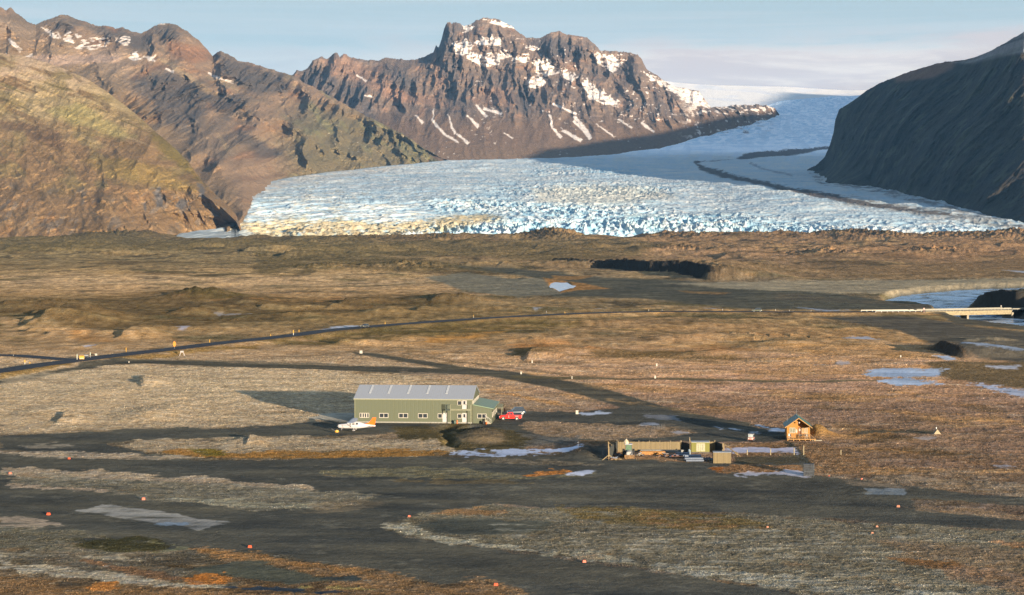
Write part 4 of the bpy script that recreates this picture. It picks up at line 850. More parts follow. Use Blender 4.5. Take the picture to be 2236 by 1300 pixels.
# ---- glacier tongue
topG = [(380,522),(400,517),(430,512),(480,508),(508,500),(518,480),(516,440),(520,418),(540,408),(580,398),(640,387),(720,376),(790,369),(880,360),(975,351),(1060,349),(1200,346),(1340,338),(1440,324),(1500,308),(1560,288),(1600,262),(1640,240),(1700,222),(1800,212),(1900,208),(2700,208)]
topG = sorted(topG); topG = [(x if i == 0 or x > topG[i-1][0] else topG[i-1][0]+.5, y) for i, (x, y) in enumerate(topG)]
topG = [(370,526),(390,512),(430,505),(480,499),(505,494),(512,480),(517,440),(522,418),(540,408)] + [p for p in topG if p[0] > 545]
gcols = np.concatenate([np.arange(380, 2400, 1.3), np.linspace(2405, 3000, 30)])
gtop = np.interp(gcols, [p[0] for p in topG], [p[1] for p in topG]) - 1.2*ridged(gcols/30, gcols*0, 4, 180)
rowsG = np.concatenate([np.linspace(0, .55, 300), np.linspace(.55, 1, 160)[1:]])
gbot = 540.0
GPY = gbot + (gtop-gbot)[None, :]*rowsG[:, None]; GPX = np.broadcast_to(gcols, GPY.shape).copy()
# keep rows evenly dense near the snout where the ice wall stands
GD_ = Dg(GPY) + 60*np.sin(GPX/170)*sstep(300, 480, GPY)
thin = sstep(560, 480, GPX)
gx, gy, gz = place(GPX, GPY, GD_)
ser = sstep(520, 500, GPY)*0+1
bandF = np.exp(-((GPY-(498+8*np.sin(GPX/130)))/20)**2)*sstep(820, 1000, GPX)*sstep(1900, 1550, GPX)
bandM = np.exp(-((GPY-455-6*np.sin(GPX/90))/14)**2)*sstep(900, 1000, GPX)*sstep(1500, 1250, GPX)
bandU = np.exp(-((GPY-418)/16)**2)*sstep(1000, 1150, GPX)*sstep(1520, 1400, GPX)*.8
bandI = np.exp(-((GPY-375)/9)**2)*sstep(1120, 1200, GPX)*sstep(1450, 1350, GPX)*.7
front = sstep(470, 515, GPY)*sstep(480, 560, GPX)
wx_ = gx + 30*fbm(gx/120, gy/120, 3, 181)
cr1 = ridged((wx_*.86+gy*.2)/25, (gy*.7-wx_*.35)/40, 5, 182)
cr2 = ridged((wx_+gy*.35)/70, gy/42, 4, 183)
cr3 = fbm(gx/14, gy/18, 4, 184); und = fbm(gx/260, gy/220, 4, 185)
amp = .9 + 8*bandF + 8*bandM + 5*bandU + 4*bandI + 4*front + .8*sstep(540, 700, GPX)
lft = sstep(1150, 800, GPX)*sstep(400, 440, GPY); u_ = (wx_*.5-gy*.85)/38; v_ = (wx_*.85+gy*.5)/130
crL = ridged(u_, v_, 4, 196)
dz = (cr1-.42)*amp*1.5 + (cr2-.42)*amp*.8 + cr3*(.4+.22*amp) + (crL-.4)*9*lft + 14*und*sstep(535, 505, GPY) + sstep(335, 300, GPY)*(ridged(gx/60, gy/90, 4, 206)-.4)*4*sstep(528, 490, GPY)
edgeg = sstep(0, .06, (GPY-gtop)/60)
gz = gz + dz*(.35+.65*edgeg)*(1-.7*thin) - 14*(1-sstep(0, 9, GPY-gtop+2))*sstep(1500, 1400, GPX)*0
cg = Cover(GPX, GPY, gx, gy*.25, gy); cg.n1 = fbm(gx/90, gy/130, 4, 186); cg.n2 = fbm(gx/22, gy/40, 3, 187)
cg.fill((214,217,214)); deep = sstep(.46, .18, cr1)*np.clip(amp/6, .15, 1) ; deep2 = sstep(.40, .15, cr2)*np.clip(amp/9, .1, 1)
cg.fill((180,202,216), sstep(-.1, .3, fbm(gx/150, gy/60, 4, 188))*.6); cg.fill((226,222,210), sstep(.1, .35, fbm(gx/90, gy/120, 4, 198))*.6)
fl_ = fbm((gx+gy*.55)/26, (gy-gx*.4)/150, 4, 199); cg.fill((150,172,184), sstep(.12, .32, fl_)*.55*sstep(1500, 1100, GPX)); cg.fill((160,150,130), sstep(.18, .36, fbm((gx+gy*.5)/18, (gy-gx*.4)/90, 4, 205))*.7*sstep(900, 620, GPX))
cg.fill((150,196,220), np.clip(deep*.9, 0, 1)); cg.fill((160,194,216), sstep(.42, .15, crL)*lft*.8); cg.fill((132,186,214), np.clip(deep2*.7, 0, 1))
cg.fill((150,206,220), np.clip(bandF+.6*bandM, 0, 1)*sstep(-.2, .3, fbm(gx/110, gy/70, 4, 208))*.6)
cg.fill((150,184,204), sstep(.05, .4, fbm(gx/330, gy/160, 4, 209))*.5*sstep(345, 370, GPY))
cg.fill((232,228,216), sstep(.05, .4, fbm(gx/240, gy/140, 4, 213))*.5*sstep(345, 370, GPY))
cg.fill((176,206,222), sstep(.0, .3, fbm((gx+gy*.5)/46, (gy-gx*.3)/30, 4, 189))*.55*sstep(380, 420, GPY))
# upper ice: clean snow, its colour raised to brighten the shaded part; then grit
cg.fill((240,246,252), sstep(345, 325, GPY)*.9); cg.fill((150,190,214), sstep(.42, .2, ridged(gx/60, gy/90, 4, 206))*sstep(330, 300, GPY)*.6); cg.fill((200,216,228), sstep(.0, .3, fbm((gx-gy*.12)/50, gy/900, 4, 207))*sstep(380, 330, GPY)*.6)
cg.fill((186,210,226), sstep(.05, .35, fbm(gx/200, gy/60, 4, 197))*sstep(345, 325, GPY)*.6)
cg.fill((196,186,160), sstep(.1, .4, fbm((gx+gy*.6)/60, (gy-gx*.6)/26, 4, 190))*sstep(1300, 700, GPX)*.6)
cg.paint([(515,486),(640,478),(760,482),(860,488),(960,474),(1060,468),(1100,480),(980,502),(900,516),(760,528),(520,528),(470,516)], (190,172,132), soft=10, rag=14, a=.85, tex=(26,16,-.55,.0,191))
cg.paint([(540,505),(700,500),(860,500),(900,520),(700,534),(520,530)], (128,112,84), soft=8, rag=14, a=.8, tex=(20,12,.0,.3,192))
cg.paint([(380,508),(470,506),(520,502),(560,512),(520,524),(380,526)], (150,160,164), soft=6, rag=6, a=.9)
cg.paint([(1450,500),(1700,505),(2300,516),(2300,530),(1450,530)], (222,222,212), soft=6, rag=10, a=.5)
cg.paint([(515,418),(560,402),(700,380),(900,360),(860,372),(640,400),(560,430),(530,470),(518,480)], (214,200,182), soft=10, rag=10, a=.6, tex=(40,20,-.4,.1,193))
cg.paint([(1160,415),(1300,402),(1440,415),(1480,435),(1300,448),(1180,440)], (232,222,198), soft=12, rag=10, a=.6)
MOR = (84,76,72)
cg.stroke([(1540,350,3),(1519,356,7),(1530,366,10),(1560,376,11),(1600,386,11),(1650,397,10),(1700,408,11),(1750,418,12),(1800,427,12),(1850,437,11),(1900,445,9),(1950,453,7),(2010,461,5),(2100,470,4)], 8, MOR, soft=2, rag=5, wx=6, a=.95)
cg.stroke([(1850,437,14),(1950,452,14),(2050,466,12),(2180,488,14),(2260,500,10)], 8, (110,104,98), soft=6, rag=16, a=.6)
cg.paint([(1604,348),(1625,338),(1650,332),(1700,330),(1760,324),(1800,321),(1850,320),(1850,324),(1800,326),(1760,334),(1710,340),(1660,344),(1620,349)], (88,82,80), soft=2, rag=4, wx=5, a=.95)
cg.stroke([(1540,352,2),(1600,348,2)], 3, MOR, soft=2, rag=4, a=.6)
cg.stroke([(1640,358,3),(1660,366,4),(1690,375,4),(1730,384,3)], 3, (120,124,130), soft=2, rag=4, a=.6)
cg.paint([(1760,372),(1800,394),(1900,404),(2000,428),(2100,452),(2236,482),(2300,500),(2200,486),(2100,466),(1980,436),(1880,414),(1790,404)], (104,100,98), soft=5, rag=14, a=.7, tex=(40,16,-.2,.2,194))
cg.fill((108,102,98), sstep(.16, .3, fbm(gx/60, gy/70, 4, 195))*sstep(300, 285, GPY)*sstep(222, 234, GPY)*sstep(1700, 1640, GPX)*.8)
gm = rock_mat('glacier_ice', 3.0, .25, True)
k0 = 8
skx = np.concatenate([gx, gx[-1:]*1.03]); sky_ = np.concatenate([gy, gy[-1:]+250]); skz = np.concatenate([gz, gz[-1:]-140*np.where(gcols < 1650, 1, .15)])
cgb = np.concatenate([cg.base, cg.base[-1:]])
grid_mesh('glacier', skx, sky_, skz, gm, None, {'cover': np.clip(lin(cgb)*(ICE_K+.30*np.concatenate([sstep(350,325,GPY), sstep(350,325,GPY)[-1:]])[..., None]), .01, .93)})  # upper ice colour lifted further to look brighter in shadow
# ---- snow dome of the ice cap behind
def relN(X, Y, Z, t, px, py): return 30*fbm(X/900, Z/120, 3, 200)
def covN(c, X, Y, Z): c.fill((240,236,230)); c.fill((216,222,232), sstep(0, .3, fbm(c.X/300, c.Zh/60, 4, 201))*.5)
nm = rock_mat('firn_snow', .4, .3, True)
capS = [(1380,176,15600),(1440,175,15600),(1470,180,15500),(1520,184,15400),(1560,186,15300),(1650,188,15300),(1720,190,15300),(1780,194,15300),(1840,197,15300),(1900,197,15300),(2400,200,15300)]
capB = [(1380,262,11500),(1500,262,11500),(1600,262,11500),(1660,240,12600),(1720,226,13200),(2400,226,13300)]
_rk = ROCK_K; ROCK_K = .86
sheet('ice_cap', [[(x, y+20, D-100) for x, y, D in capB], capB, capS], [4, 80], 1380, 2400, 3, relN, covN, nm, back=(6, 500, .2))
ROCK_K = _rk
# ================================================================ THINGS
_m = {}
def M(name, c, rough=.6, metal=0, var=.12, scale=3.0, spec=.4, bump=0, emit=None):
    """painted / wooden / metal surface with a little wear"""
    if name in _m: return _m[name]
    k = NT(name); tc_ = k.n('ShaderNodeTexCoord').outputs['Object']
    f = k.noise(tc_, scale, 5, .65); c = np.array(c, float); c = c*(.66 if c.max() > .08 else 1)
    lo = tuple(c*(1-var*1.6))+(1,); hi = tuple(np.minimum(c*(1+var), 1))+(1,)
    b_ = k.bsdf(Base_Color=k.mix(k.ramp(f, .3, .7), lo, hi), Roughness=rough, Metallic=metal, Specular_IOR_Level=spec)
    if bump: k.L.new(k.n('ShaderNodeBump', {'Height': f, 'Strength': bump, 'Distance': .05}).outputs[0], b_.inputs['Normal'])
    _m[name] = k.m; return k.m
def MW(name, c, pitch=.14, dark=.55, axis=0, rough=.8, var=.25, corr=False):
    """boards or corrugation: stripes along one local axis with grain"""
    if name in _m: return _m[name]
    k = NT(name); tc_ = k.n('ShaderNodeTexCoord').outputs['Object']; sp_ = k.n('ShaderNodeSeparateXYZ', {0: tc_})
    v = k.math('DIVIDE', sp_.outputs[axis], pitch); fr = k.math('FRACT', v); cell = k.math('FLOOR', v)
    wn_ = k.n('ShaderNodeTexWhiteNoise', noise_dimensions='1D'); k.set(wn_, 'W', cell)
    gap = k.math('MULTIPLY', k.ramp(fr, 0, .12), k.ramp(fr, .88, 1, 1, 0))
    f = k.noise(tc_, 2.5, 5, .7); c = np.array(c, float)
    tone = k.math('ADD', 1-var, k.math('MULTIPLY', k.math('ADD', wn_.outputs['Value'] if not corr else .5, f), var))
    s_ = k.math('MULTIPLY', tone, k.math('ADD', dark, k.math('MULTIPLY', gap, 1-dark)))
    vv = k.n('ShaderNodeVectorMath', operation='SCALE'); vv.inputs[0].default_value = tuple(c*.66); k.set(vv, 'Scale', s_)
    b_ = k.bsdf(Base_Color=vv.outputs[0], Roughness=rough, Specular_IOR_Level=.3)
    k.L.new(k.n('ShaderNodeBump', {'Height': gap, 'Strength': .5, 'Distance': .02}).outputs[0], b_.inputs['Normal'])
    _m[name] = k.m; return k.m

class MB:
    def __init__(s): s.bm = bmesh.new()
    def hexa(s, pts):
        v = [s.bm.verts.new(p) for p in pts]
        for f in ((0,3,2,1),(4,5,6,7),(0,1,5,4),(1,2,6,5),(2,3,7,6),(3,0,4,7)): s.bm.faces.new([v[i] for i in f])
        return s
    def box(s, x0, x1, y0, y1, z0, z1, tx=0, ty=0):
        """box whose top is drawn in by tx, ty"""
        return s.hexa([(x0,y0,z0),(x1,y0,z0),(x1,y1,z0),(x0,y1,z0),(x0+tx,y0+ty,z1),(x1-tx,y0+ty,z1),(x1-tx,y1-ty,z1),(x0+tx,y1-ty,z1)])
    def tube(s, a, b, r0, r1=None, n=8, cap=True):
        r1 = r0 if r1 is None else r1; a = Vector(a); b = Vector(b); d = (b-a).normalized()
        u = d.cross(Vector((0,0,1)) if abs(d.z) < .9 else Vector((1,0,0))).normalized(); w_ = d.cross(u)
        A = [s.bm.verts.new(a+(u*math.cos(t)+w_*math.sin(t))*r0) for t in [2*math.pi*i/n for i in range(n)]]
        B = [s.bm.verts.new(b+(u*math.cos(t)+w_*math.sin(t))*r1) for t in [2*math.pi*i/n for i in range(n)]]
        for i in range(n): s.bm.faces.new((A[i], A[(i+1)%n], B[(i+1)%n], B[i]))
        if cap: s.bm.faces.new(A[::-1]); s.bm.faces.new(B)
        return s
    def beam(s, a, b, w_=.1, h=.1):
        a = Vector(a); b = Vector(b); d = (b-a).normalized()
        u = d.cross(Vector((0,0,1)) if abs(d.z) < .98 else Vector((1,0,0))).normalized()*w_/2; v = d.cross(u).normalized()*h/2
        return s.hexa([a-u-v, a+u-v, a+u+v, a-u+v, b-u-v, b+u-v, b+u+v, b-u+v])
    def loft(s, rings, caps=True, close=True):
        R = [[s.bm.verts.new(p) for p in r] for r in rings]; n = len(R[0])
        for a, b in zip(R[:-1], R[1:]):
            for i in range(n if close else n-1): s.bm.faces.new((a[i], a[(i+1)%n], b[(i+1)%n], b[i]))
        if caps: s.bm.faces.new(R[0][::-1]); s.bm.faces.new(R[-1])
        return s
    def prism(s, poly, y0, y1):
        """outline in x, z pushed from y0 to y1"""
        return s.loft([[(x, y0, z) for x, z in poly], [(x, y1, z) for x, z in poly]])
    def build(s, name, mat, parent=None, smooth=False, bevel=0, label=None):
        bmesh.ops.recalc_face_normals(s.bm, faces=s.bm.faces)
        if bevel: bmesh.ops.bevel(s.bm, geom=list(s.bm.edges), offset=bevel, segments=2, affect='EDGES', clamp_overlap=True)
        me = bpy.data.meshes.new(name); s.bm.to_mesh(me); s.bm.free(); me.materials.append(mat)
        if smooth:
            me.polygons.foreach_set('use_smooth', np.ones(len(me.polygons), bool)); me.set_sharp_from_angle(angle=RAD(40))
        o = bpy.data.objects.new(name, me); COL.objects.link(o)
        if parent is not None: o.parent = parent
        if label: o['label'] = label
        return o
def empty(name, loc, rz=0, label=None, cat=None, group=None, s=1):
    o = bpy.data.objects.new(name, None); COL.objects.link(o); o.location = loc; o.rotation_euler = (0, 0, rz); o.scale = (s, s, s)
    o.empty_display_size = .5
    return tag(o, label, cat, group)
def copy_tree(o, parent=None):
    c = o.copy(); COL.objects.link(c); c.parent = parent
    for ch in [q for q in bpy.data.objects if q.parent == o]: copy_tree(ch, c)
    return c
def on(px, py): p = gnd(px, py); p.z = ground_z(p.x, p.y); return p

LIT = .42   # paint tones as they are, not as the low sun shows them
white = M('white_paint', (.46, .44, .41), .45); cream = M('cream_trim', (.42, .39, .32), .6)
hgreen = MW('green_cladding', (.094, .106, .064), .9, .97, 0, .6, .06, True)
roofm_ = MW('grey_roof_sheet', (.37, .39, .415), .55, .96, 0, .45, .06, True); lightm = M('translucent_roof_sheet', (.58, .59, .57), .4, var=.1)
annexroof = MW('green_grey_roof_sheet', (.20, .27, .17), .5, .88, 1, .5, .1, True)
dark = M('dark_metal', (.03, .035, .04), .5); black = M('black_rubber', (.015, .015, .016), .85)
glass = M('dark_glass', (.02, .025, .03), .08, var=.05, spec=.6); conc = M('concrete_base', (.26, .25, .21), .9)
orange = M('orange_paint', (.45, .11, .02), .5); tin = M('galvanised_metal', (.34, .35, .36), .4, .6)
yel = M('yellow_paint', (.52, .28, .02), .5)

# ---------------------------------------------------------------- hangar
FL = gnd(775, 923); HR = -RAD(4.2)
hz = empty('hangar', (FL.x, FL.y, 0), HR, 'long green clad hangar with grey roof, balcony and low side annex', 'hangar')
Lh, Wh, E, Rg = 26.7, 17.2, 5.4, 7.7; ov = .25
def hx(px): return (px-775)/(1030-775)*Lh
b_ = MB(); poly = [(0,0),(Wh,0),(Wh,E),(Wh/2,Rg),(0,E)]
b_.loft([[(0, y, z) for y, z in poly], [(Lh, y, z) for y, z in poly]]); wall = b_.build('wall', hgreen, hz)
for x in (859.7, 945): b_ = MB(); b_.box(hx(x)-.06, hx(x)+.06, -.03, 0, .25, E-.15); b_.build('panel_seam', M('seam_dark', (.07,.075,.04), .7), wall)
b_ = MB(); b_.box(-.06, Lh+.02, -.06, -.003, 0, .28); b_.build('base_strip', conc, hz)
for x in (-.1, Lh-.14): b_ = MB(); b_.box(x, x+.22, -.05, -.004, .28, E); b_.build('corner_trim', M('pale_green_trim', (.15,.155,.09), .6), hz)
b_ = MB(); th = .16
for sgn in (0, 1):
    y0, y1 = (-ov, Wh/2) if sgn == 0 else (Wh+ov, Wh/2); z0 = E - (Rg-E)/(Wh/2)*ov
    b_.hexa([(-.25,y0,z0+.02),(Lh+.25,y0,z0+.02),(Lh+.25,y1,Rg+.02),(-.25,y1,Rg+.02),(-.25,y0,z0+.02+th),(Lh+.25,y0,z0+.02+th),(Lh+.25,y1,Rg+.02+th),(-.25,y1,Rg+.02+th)])
roof = b_.build('roof', roofm_, hz)
for x in (801, 842, 885, 927, 969):
    f0, f1 = .36, .97; b_ = MB(); x0 = hx(x)+.0; zz = lambda f: E+.03+th+(Rg-E)*f+.02
    b_.hexa([(x0,Wh/2*f0,zz(f0)),(x0+.5,Wh/2*f0,zz(f0)),(x0+.5,Wh/2*f1,zz(f1)),(x0,Wh/2*f1,zz(f1)),(x0,Wh/2*f0,zz(f0)+.04),(x0+.5,Wh/2*f0,zz(f0)+.04),(x0+.5,Wh/2*f1,zz(f1)+.04),(x0,Wh/2*f1,zz(f1)+.04)])
    b_.build('skylight', lightm, roof)
b_ = MB(); b_.box(-.25, Lh+.25, -ov-.10, -ov, E-.16, E+.08); b_.build('eave_gutter', M('pale_gutter', (.22,.22,.14), .6), roof)
def window(parent, x0, x1, z0, z1, y=0, panes=2, blind=False, fr=.13):
    f = MB(); f.box(x0, x1, y-.09, y-.005, z0, z0+fr); f.box(x0, x1, y-.09, y-.005, z1-fr, z1); f.box(x0, x0+fr, y-.09, y-.005, z0+fr, z1-fr); f.box(x1-fr, x1, y-.09, y-.005, z0+fr, z1-fr)
    xm = (x0+x1)/2
    if panes == 2: f.box(xm-.07, xm+.07, y-.09, y-.005, z0+fr, z1-fr)
    w_ = f.build('window', cream, parent)
    g_ = MB(); g_.box(x0+fr, x1-fr, y-.05, y-.004, z0+fr, z1-fr); g_.build('pane', glass, w_)
    if blind:
        g_ = MB()
        for t in (.26, .5, .74): g_.box(x0+(x1-x0)*t-.12, x0+(x1-x0)*t+.12, y-.06, y-.051, z0+fr, z1-fr)
        g_.build('blind', cream, w_)
    return w_
def door(parent, x0, x1, z0, z1, y=0, lite=True):
    f = MB(); f.box(x0, x1, y-.08, y-.005, z0, z1); d_ = f.build('door', white, parent)
    if lite: g_ = MB(); xm = (x0+x1)/2; g_.box(xm-.22, xm+.22, y-.10, y-.081, z0+(z1-z0)*.52, z0+(z1-z0)*.88); g_.build('pane', glass, d_)
    g_ = MB(); g_.box(x1-.2, x1-.1, y-.12, y-.081, z0+1.0, z0+1.12); g_.build('handle', dark, d_)
    return d_
for i, (a, c) in enumerate(((785.2,806.3),(828,848.3),(870.3,891),(912.6,933.6))): window(hz, hx(a), hx(c), 1.12, 2.22, blind=(i == 0))
window(hz, hx(955.4), hx(965.6), 1.12, 2.22, panes=1); door(hz, hx(966), hx(976.4), .28, 2.36, lite=False)
window(hz, hx(998), hx(1008), 1.12, 2.2, panes=1); door(hz, hx(1008.6), hx(1018.4), .28, 2.36)
window(hz, hx(998), hx(1008), 4.1, 5.16, panes=1); door(hz, hx(1008.6), hx(1018.4), 3.28, 5.3)
# gable windows, seen edge on
for i in range(7):
    y0 = 1.1+i*2.15; f = MB(); f.box(Lh+.004, Lh+.22, y0, y0+1.2, 3.95, 5.05); w_ = f.build('window', cream, hz); g_ = MB(); g_.box(Lh+.221, Lh+.24, y0+.22, y0+.98, 4.15, 4.85); g_.build('pane', glass, w_)
# balcony
bx0, bx1 = hx(984), hx(1029)
bal = MB().box(bx0, bx1, -1.6, -.1, 3.04, 3.24).build('balcony', M('pale_green_paint', (.18,.18,.11), .6), hz)
pg = M('pale_green_paint', ())
for x in (bx0+.08, bx1-.08): p_ = MB(); p_.box(x-.07, x+.07, -1.6, -1.46, 0, 3.04); p_.build('post', pg, bal)
p_ = MB(); p_.box(bx0, bx1, -1.6, -1.55, 3.24, 3.42); p_.box(bx1-.14, bx1, -1.6, -1.48, 3.42, 4.4); p_.box(bx0, bx0+.14, -1.6, -1.48, 3.42, 4.4); p_.box(bx0+.14, bx1-.14, -1.57, -1.54, 4.33, 4.38)
p_.build('railing', pg, bal)
p_ = MB(); xs = hx(973); p_.box(xs, bx0-.02, -1.5, -.1, 3.04, 3.2)
for k_ in range(9): p_.box(xs+k_*.13, xs+k_*.13+.05, -1.52, -1.47, 3.2, 4.35)
p_.box(xs, bx0-.02, -1.54, -1.45, 4.35, 4.42); p_.beam((xs+.1,-1.3,3.0), (xs+.1,-1.3,2.2), .12, .12)
p_.build('landing', M('dark_green_mesh', (.035,.05,.04), .7), hz)
# annex with a roof leaning on the gable
AL = hx(1072.5)-Lh; AW = 16.6
a_ = MB(); a_.prism([(Lh+.15,0),(Lh+AL,0),(Lh+AL,3.3),(Lh+.15,4.15)], .25, AW); an_ = a_.build('annex', hgreen, hz)
a_ = MB(); a_.hexa([(Lh+.14,-.05,4.17),(Lh+AL+.45,-.05,3.24),(Lh+AL+.45,AW+.3,3.24),(Lh+.14,AW+.3,4.17),(Lh+.14,-.05,4.33),(Lh+AL+.45,-.05,3.40),(Lh+AL+.45,AW+.3,3.40),(Lh+.14,AW+.3,4.33)]); a_.build('roof', annexroof, an_)
window(an_, hx(1041), hx(1061.2), 1.15, 2.22, y=.25)
for i in range(4):
    y0 = 1.2+i*3.6; f = MB(); f.box(Lh+AL+.004, Lh+AL+.12, y0, y0+1.5, 1.3, 2.45); w_ = f.build('window', cream, an_); g_ = MB(); g_.box(Lh+AL+.121, Lh+AL+.14, y0+.25, y0+1.25, 1.5, 2.25); g_.build('pane', glass, w_)
a_ = MB(); xq = Lh+AL
for yy in (8.6, 12.4): a_.box(xq+1.5, xq+1.62, yy, yy+.12, 0, 2.7)
a_.hexa([(xq+.15,8.2,2.7),(xq+1.8,8.2,2.7),(xq+1.8,10.5,3.35),(xq+.15,10.5,3.35),(xq+.15,8.2,2.8),(xq+1.8,8.2,2.8),(xq+1.8,10.5,3.45),(xq+.15,10.5,3.45)])
a_.hexa([(xq+.15,12.8,2.7),(xq+1.8,12.8,2.7),(xq+1.8,10.51,3.35),(xq+.15,10.51,3.35),(xq+.15,12.8,2.8),(xq+1.8,12.8,2.8),(xq+1.8,10.51,3.45),(xq+.15,10.51,3.45)])
a_.build('porch_canopy', pg, an_)
st = MB()
for k_ in range(5): st.box(hx(1058.5)+k_*.27, hx(1058.5)+(k_+1)*.27-.002, -.85, .24, 0, 1.05-k_*.2)
stp = st.build('stair', M('pale_planks', (.30,.27,.19), .7), an_)
st = MB(); q0 = hx(1058.5)
st.beam((q0,-.82,2.0), (q0+1.5,-.82,.85), .06, .06)
for k_ in range(4): st.beam((q0+.1+k_*.42,-.82,.2), (q0+.1+k_*.42,-.82,1.92-k_*.32), .05, .05)
st.build('handrail', white, stp)
def at_h(px, dy): v = Matrix.Rotation(HR, 4, 'Z') @ Vector((hx(px), dy, 0)); return Vector((FL.x, FL.y, 0))+v
def cylinder_thing(name, loc, r, h, mat, label, cat, capm=None):
    e = empty(name, loc, 0, label, cat); c = MB(); n = 14
    prof = [(0, r*.9), (.04, r), (h*.78, r), (h*.9, r*.7), (h*.94, r*.32)]
    c.loft([[(rr*math.cos(2*math.pi*i/n), rr*math.sin(2*math.pi*i/n), z) for i in range(n)] for z, rr in prof]); c.build('body', mat, e, True)
    c = MB(); c.tube((0,0,h*.94), (0,0,h), r*.3, n=8); c.build('valve', capm or dark, e); return e
cylinder_thing('gas_cylinder', at_h(998.6, -1.0), .17, .95, orange, 'orange gas cylinder standing by the hangar wall left of the lower white door', 'gas cylinder')
cylinder_thing('refuse_bin', at_h(993, -.9), .24, .85, M('dark_green_plastic', (.03,.06,.045), .5), 'dark green upright bin beside the orange cylinder at the hangar wall', 'bin')
cylinder_thing('rubber_barrel', at_h(1055.5, -1.0), .25, .8, black, 'black barrel beside the pale steps of the annex', 'barrel')
cylinder_thing('fire_extinguisher', at_h(1062, -1.4), .2, .55, orange, 'short orange canister at the foot of the annex steps', 'canister')
cylinder_thing('marker_drum', on(1101.3, 899.6), .17, 1.0, orange, 'upright orange cylinder standing behind the parked pickup', 'cylinder')

# ---------------------------------------------------------------- vehicles
def wheel(parent, x, y, r, w_, rim=tin):
    t_ = MB(); t_.tube((x, y-w_/2, r), (x, y+w_/2, r), r, n=18); o = t_.build('wheel', black, parent, True)
    t_ = MB(); t_.tube((x, y-w_/2-.01, r), (x, y+w_/2+.01, r), r*.58, n=14); t_.build('rim', rim, o, True); return o
def ring(x, w_, z0, z1, r=.12, tw=None):
    tw = w_ if tw is None else tw; h = w_/2; ht = tw/2
    return [(x, -h+r*.4, z0), (x, h-r*.4, z0), (x, h, z0+r), (x, h, z1-(z1-z0)*.35), (x, ht, z1-r*.5), (x, ht-r, z1), (x, -ht+r, z1), (x, -ht, z1-r*.5), (x, -h, z1-(z1-z0)*.35), (x, -h, z0+r)]
def pickup(loc, rz):
    e = empty('pickup_truck', loc, rz, 'red pickup truck with a small white door emblem parked beside the hangar annex', 'pickup truck')
    red = M('red_paint', (.80, .032, .022), .3, spec=.5, var=.05); w_ = 1.85; b = MB()
    b.loft([ring(x, ww, z0, z1, .12, tw) for x, ww, z0, z1, tw in ((-2.55,1.5,.52,.82,1.4),(-2.45,1.8,.42,.98,1.6),(-2.0,1.85,.40,1.10,1.7),(-1.15,1.85,.38,1.17,1.72),(-1.0,1.86,.38,1.2,1.74),(.7,1.86,.38,1.2,1.76),(2.35,1.85,.42,1.2,1.8),(2.55,1.8,.5,1.16,1.74))])
    b.build('body', red, e, True)
    c = MB(); c.loft([[(-1.05,-.84,1.18),(.62,-.84,1.18),(.62,.84,1.18),(-1.05,.84,1.18)], [(-.45,-.70,1.72),(.5,-.70,1.72),(.5,.70,1.72),(-.45,.70,1.72)], [(-.38,-.62,1.79),(.42,-.62,1.79),(.42,.62,1.79),(-.38,.62,1.79)]]); cab = c.build('cab', red, e, True)
    for s_ in (-1, 1):
        g = MB()
        g.hexa([(-.80,s_*.825,1.25),(-.16,s_*.825,1.25),(-.16,s_*.73,1.64),(-.42,s_*.73,1.64),(-.80,s_*.845,1.25),(-.16,s_*.845,1.25),(-.16,s_*.75,1.64),(-.42,s_*.75,1.64)])
        g.build('side_window', glass, cab); g = MB()
        g.hexa([(-.06,s_*.825,1.25),(.50,s_*.825,1.25),(.45,s_*.73,1.64),(-.06,s_*.73,1.64),(-.06,s_*.845,1.25),(.50,s_*.845,1.25),(.45,s_*.75,1.64),(-.06,s_*.75,1.64)]); g.build('side_window', glass, cab)
    g = MB(); g.hexa([(-1.0,-.74,1.24),(-.98,-.74,1.26),(-.98,.74,1.26),(-1.0,.74,1.24),(-.52,-.64,1.68),(-.48,-.64,1.7),(-.48,.64,1.7),(-.52,.64,1.68)]); g.build('windscreen', glass, cab)
    g = MB(); g.box(.75,2.4,-.74,.74,1.19,1.215); g.build('load_bed', dark, e)
    g = MB(); g.box(2.55,2.60,-.78,.78,.62,1.12); g.build('tailgate', M('pale_silver', (.5,.5,.48), .4), e)
    
    for x in (-2.62, 2.5): g = MB(); g.box(x,x+.17,-.85,.85,.41,.61); g.build('bumper', dark, e)
    for s_ in (-1, 1): g = MB(); g.box(-2.56,-2.44,s_*.72-.14,s_*.72+.14,.72,.88); g.build('headlight', white, e); g = MB(); g.box(2.52,2.62,s_*.84-.07,s_*.84+.07,.75,1.08); g.build('tail_light', orange, e)
    # emblem: an upright bar crossed near its top with a spreading foot
    g = MB(); X = -.35
    g.box(X-.035,X+.035,-.945,-.932,.72,1.08); g.box(X-.10,X+.10,-.945,-.932,.93,.99); g.hexa([(X-.13,-.944,.62),(X+.13,-.944,.62),(X+.13,-.932,.62),(X-.13,-.932,.62),(X-.035,-.944,.74),(X+.035,-.944,.74),(X+.035,-.932,.74),(X-.035,-.932,.74)])
    g.build('emblem', white, e)
    g = MB(); g.box(1.15,1.95,-.945,-.932,.93,.965)
    for k_ in range(6): g.box(1.15+k_*.14,1.23+k_*.14,-.947,-.934,.90,1.0)
    g.build('lettering', white, e)
    for x in (-1.62, 1.5):
        for s_ in (-1, 1): wheel(e, x, s_*.86, .38, .26, M('pale_rim', (.5,.48,.42), .4))
        for s_ in (-1, 1): g = MB(); g.tube((x, s_*.90, .40), (x, s_*.935, .40), .47, n=18); g.build('wheel_arch', dark, e)
    g = MB(); g.box(-2.3,2.3,-.7,.7,.30,.42); g.build('chassis', dark, e)
    return e
pickup(on(1115, 917.0), RAD(-5))
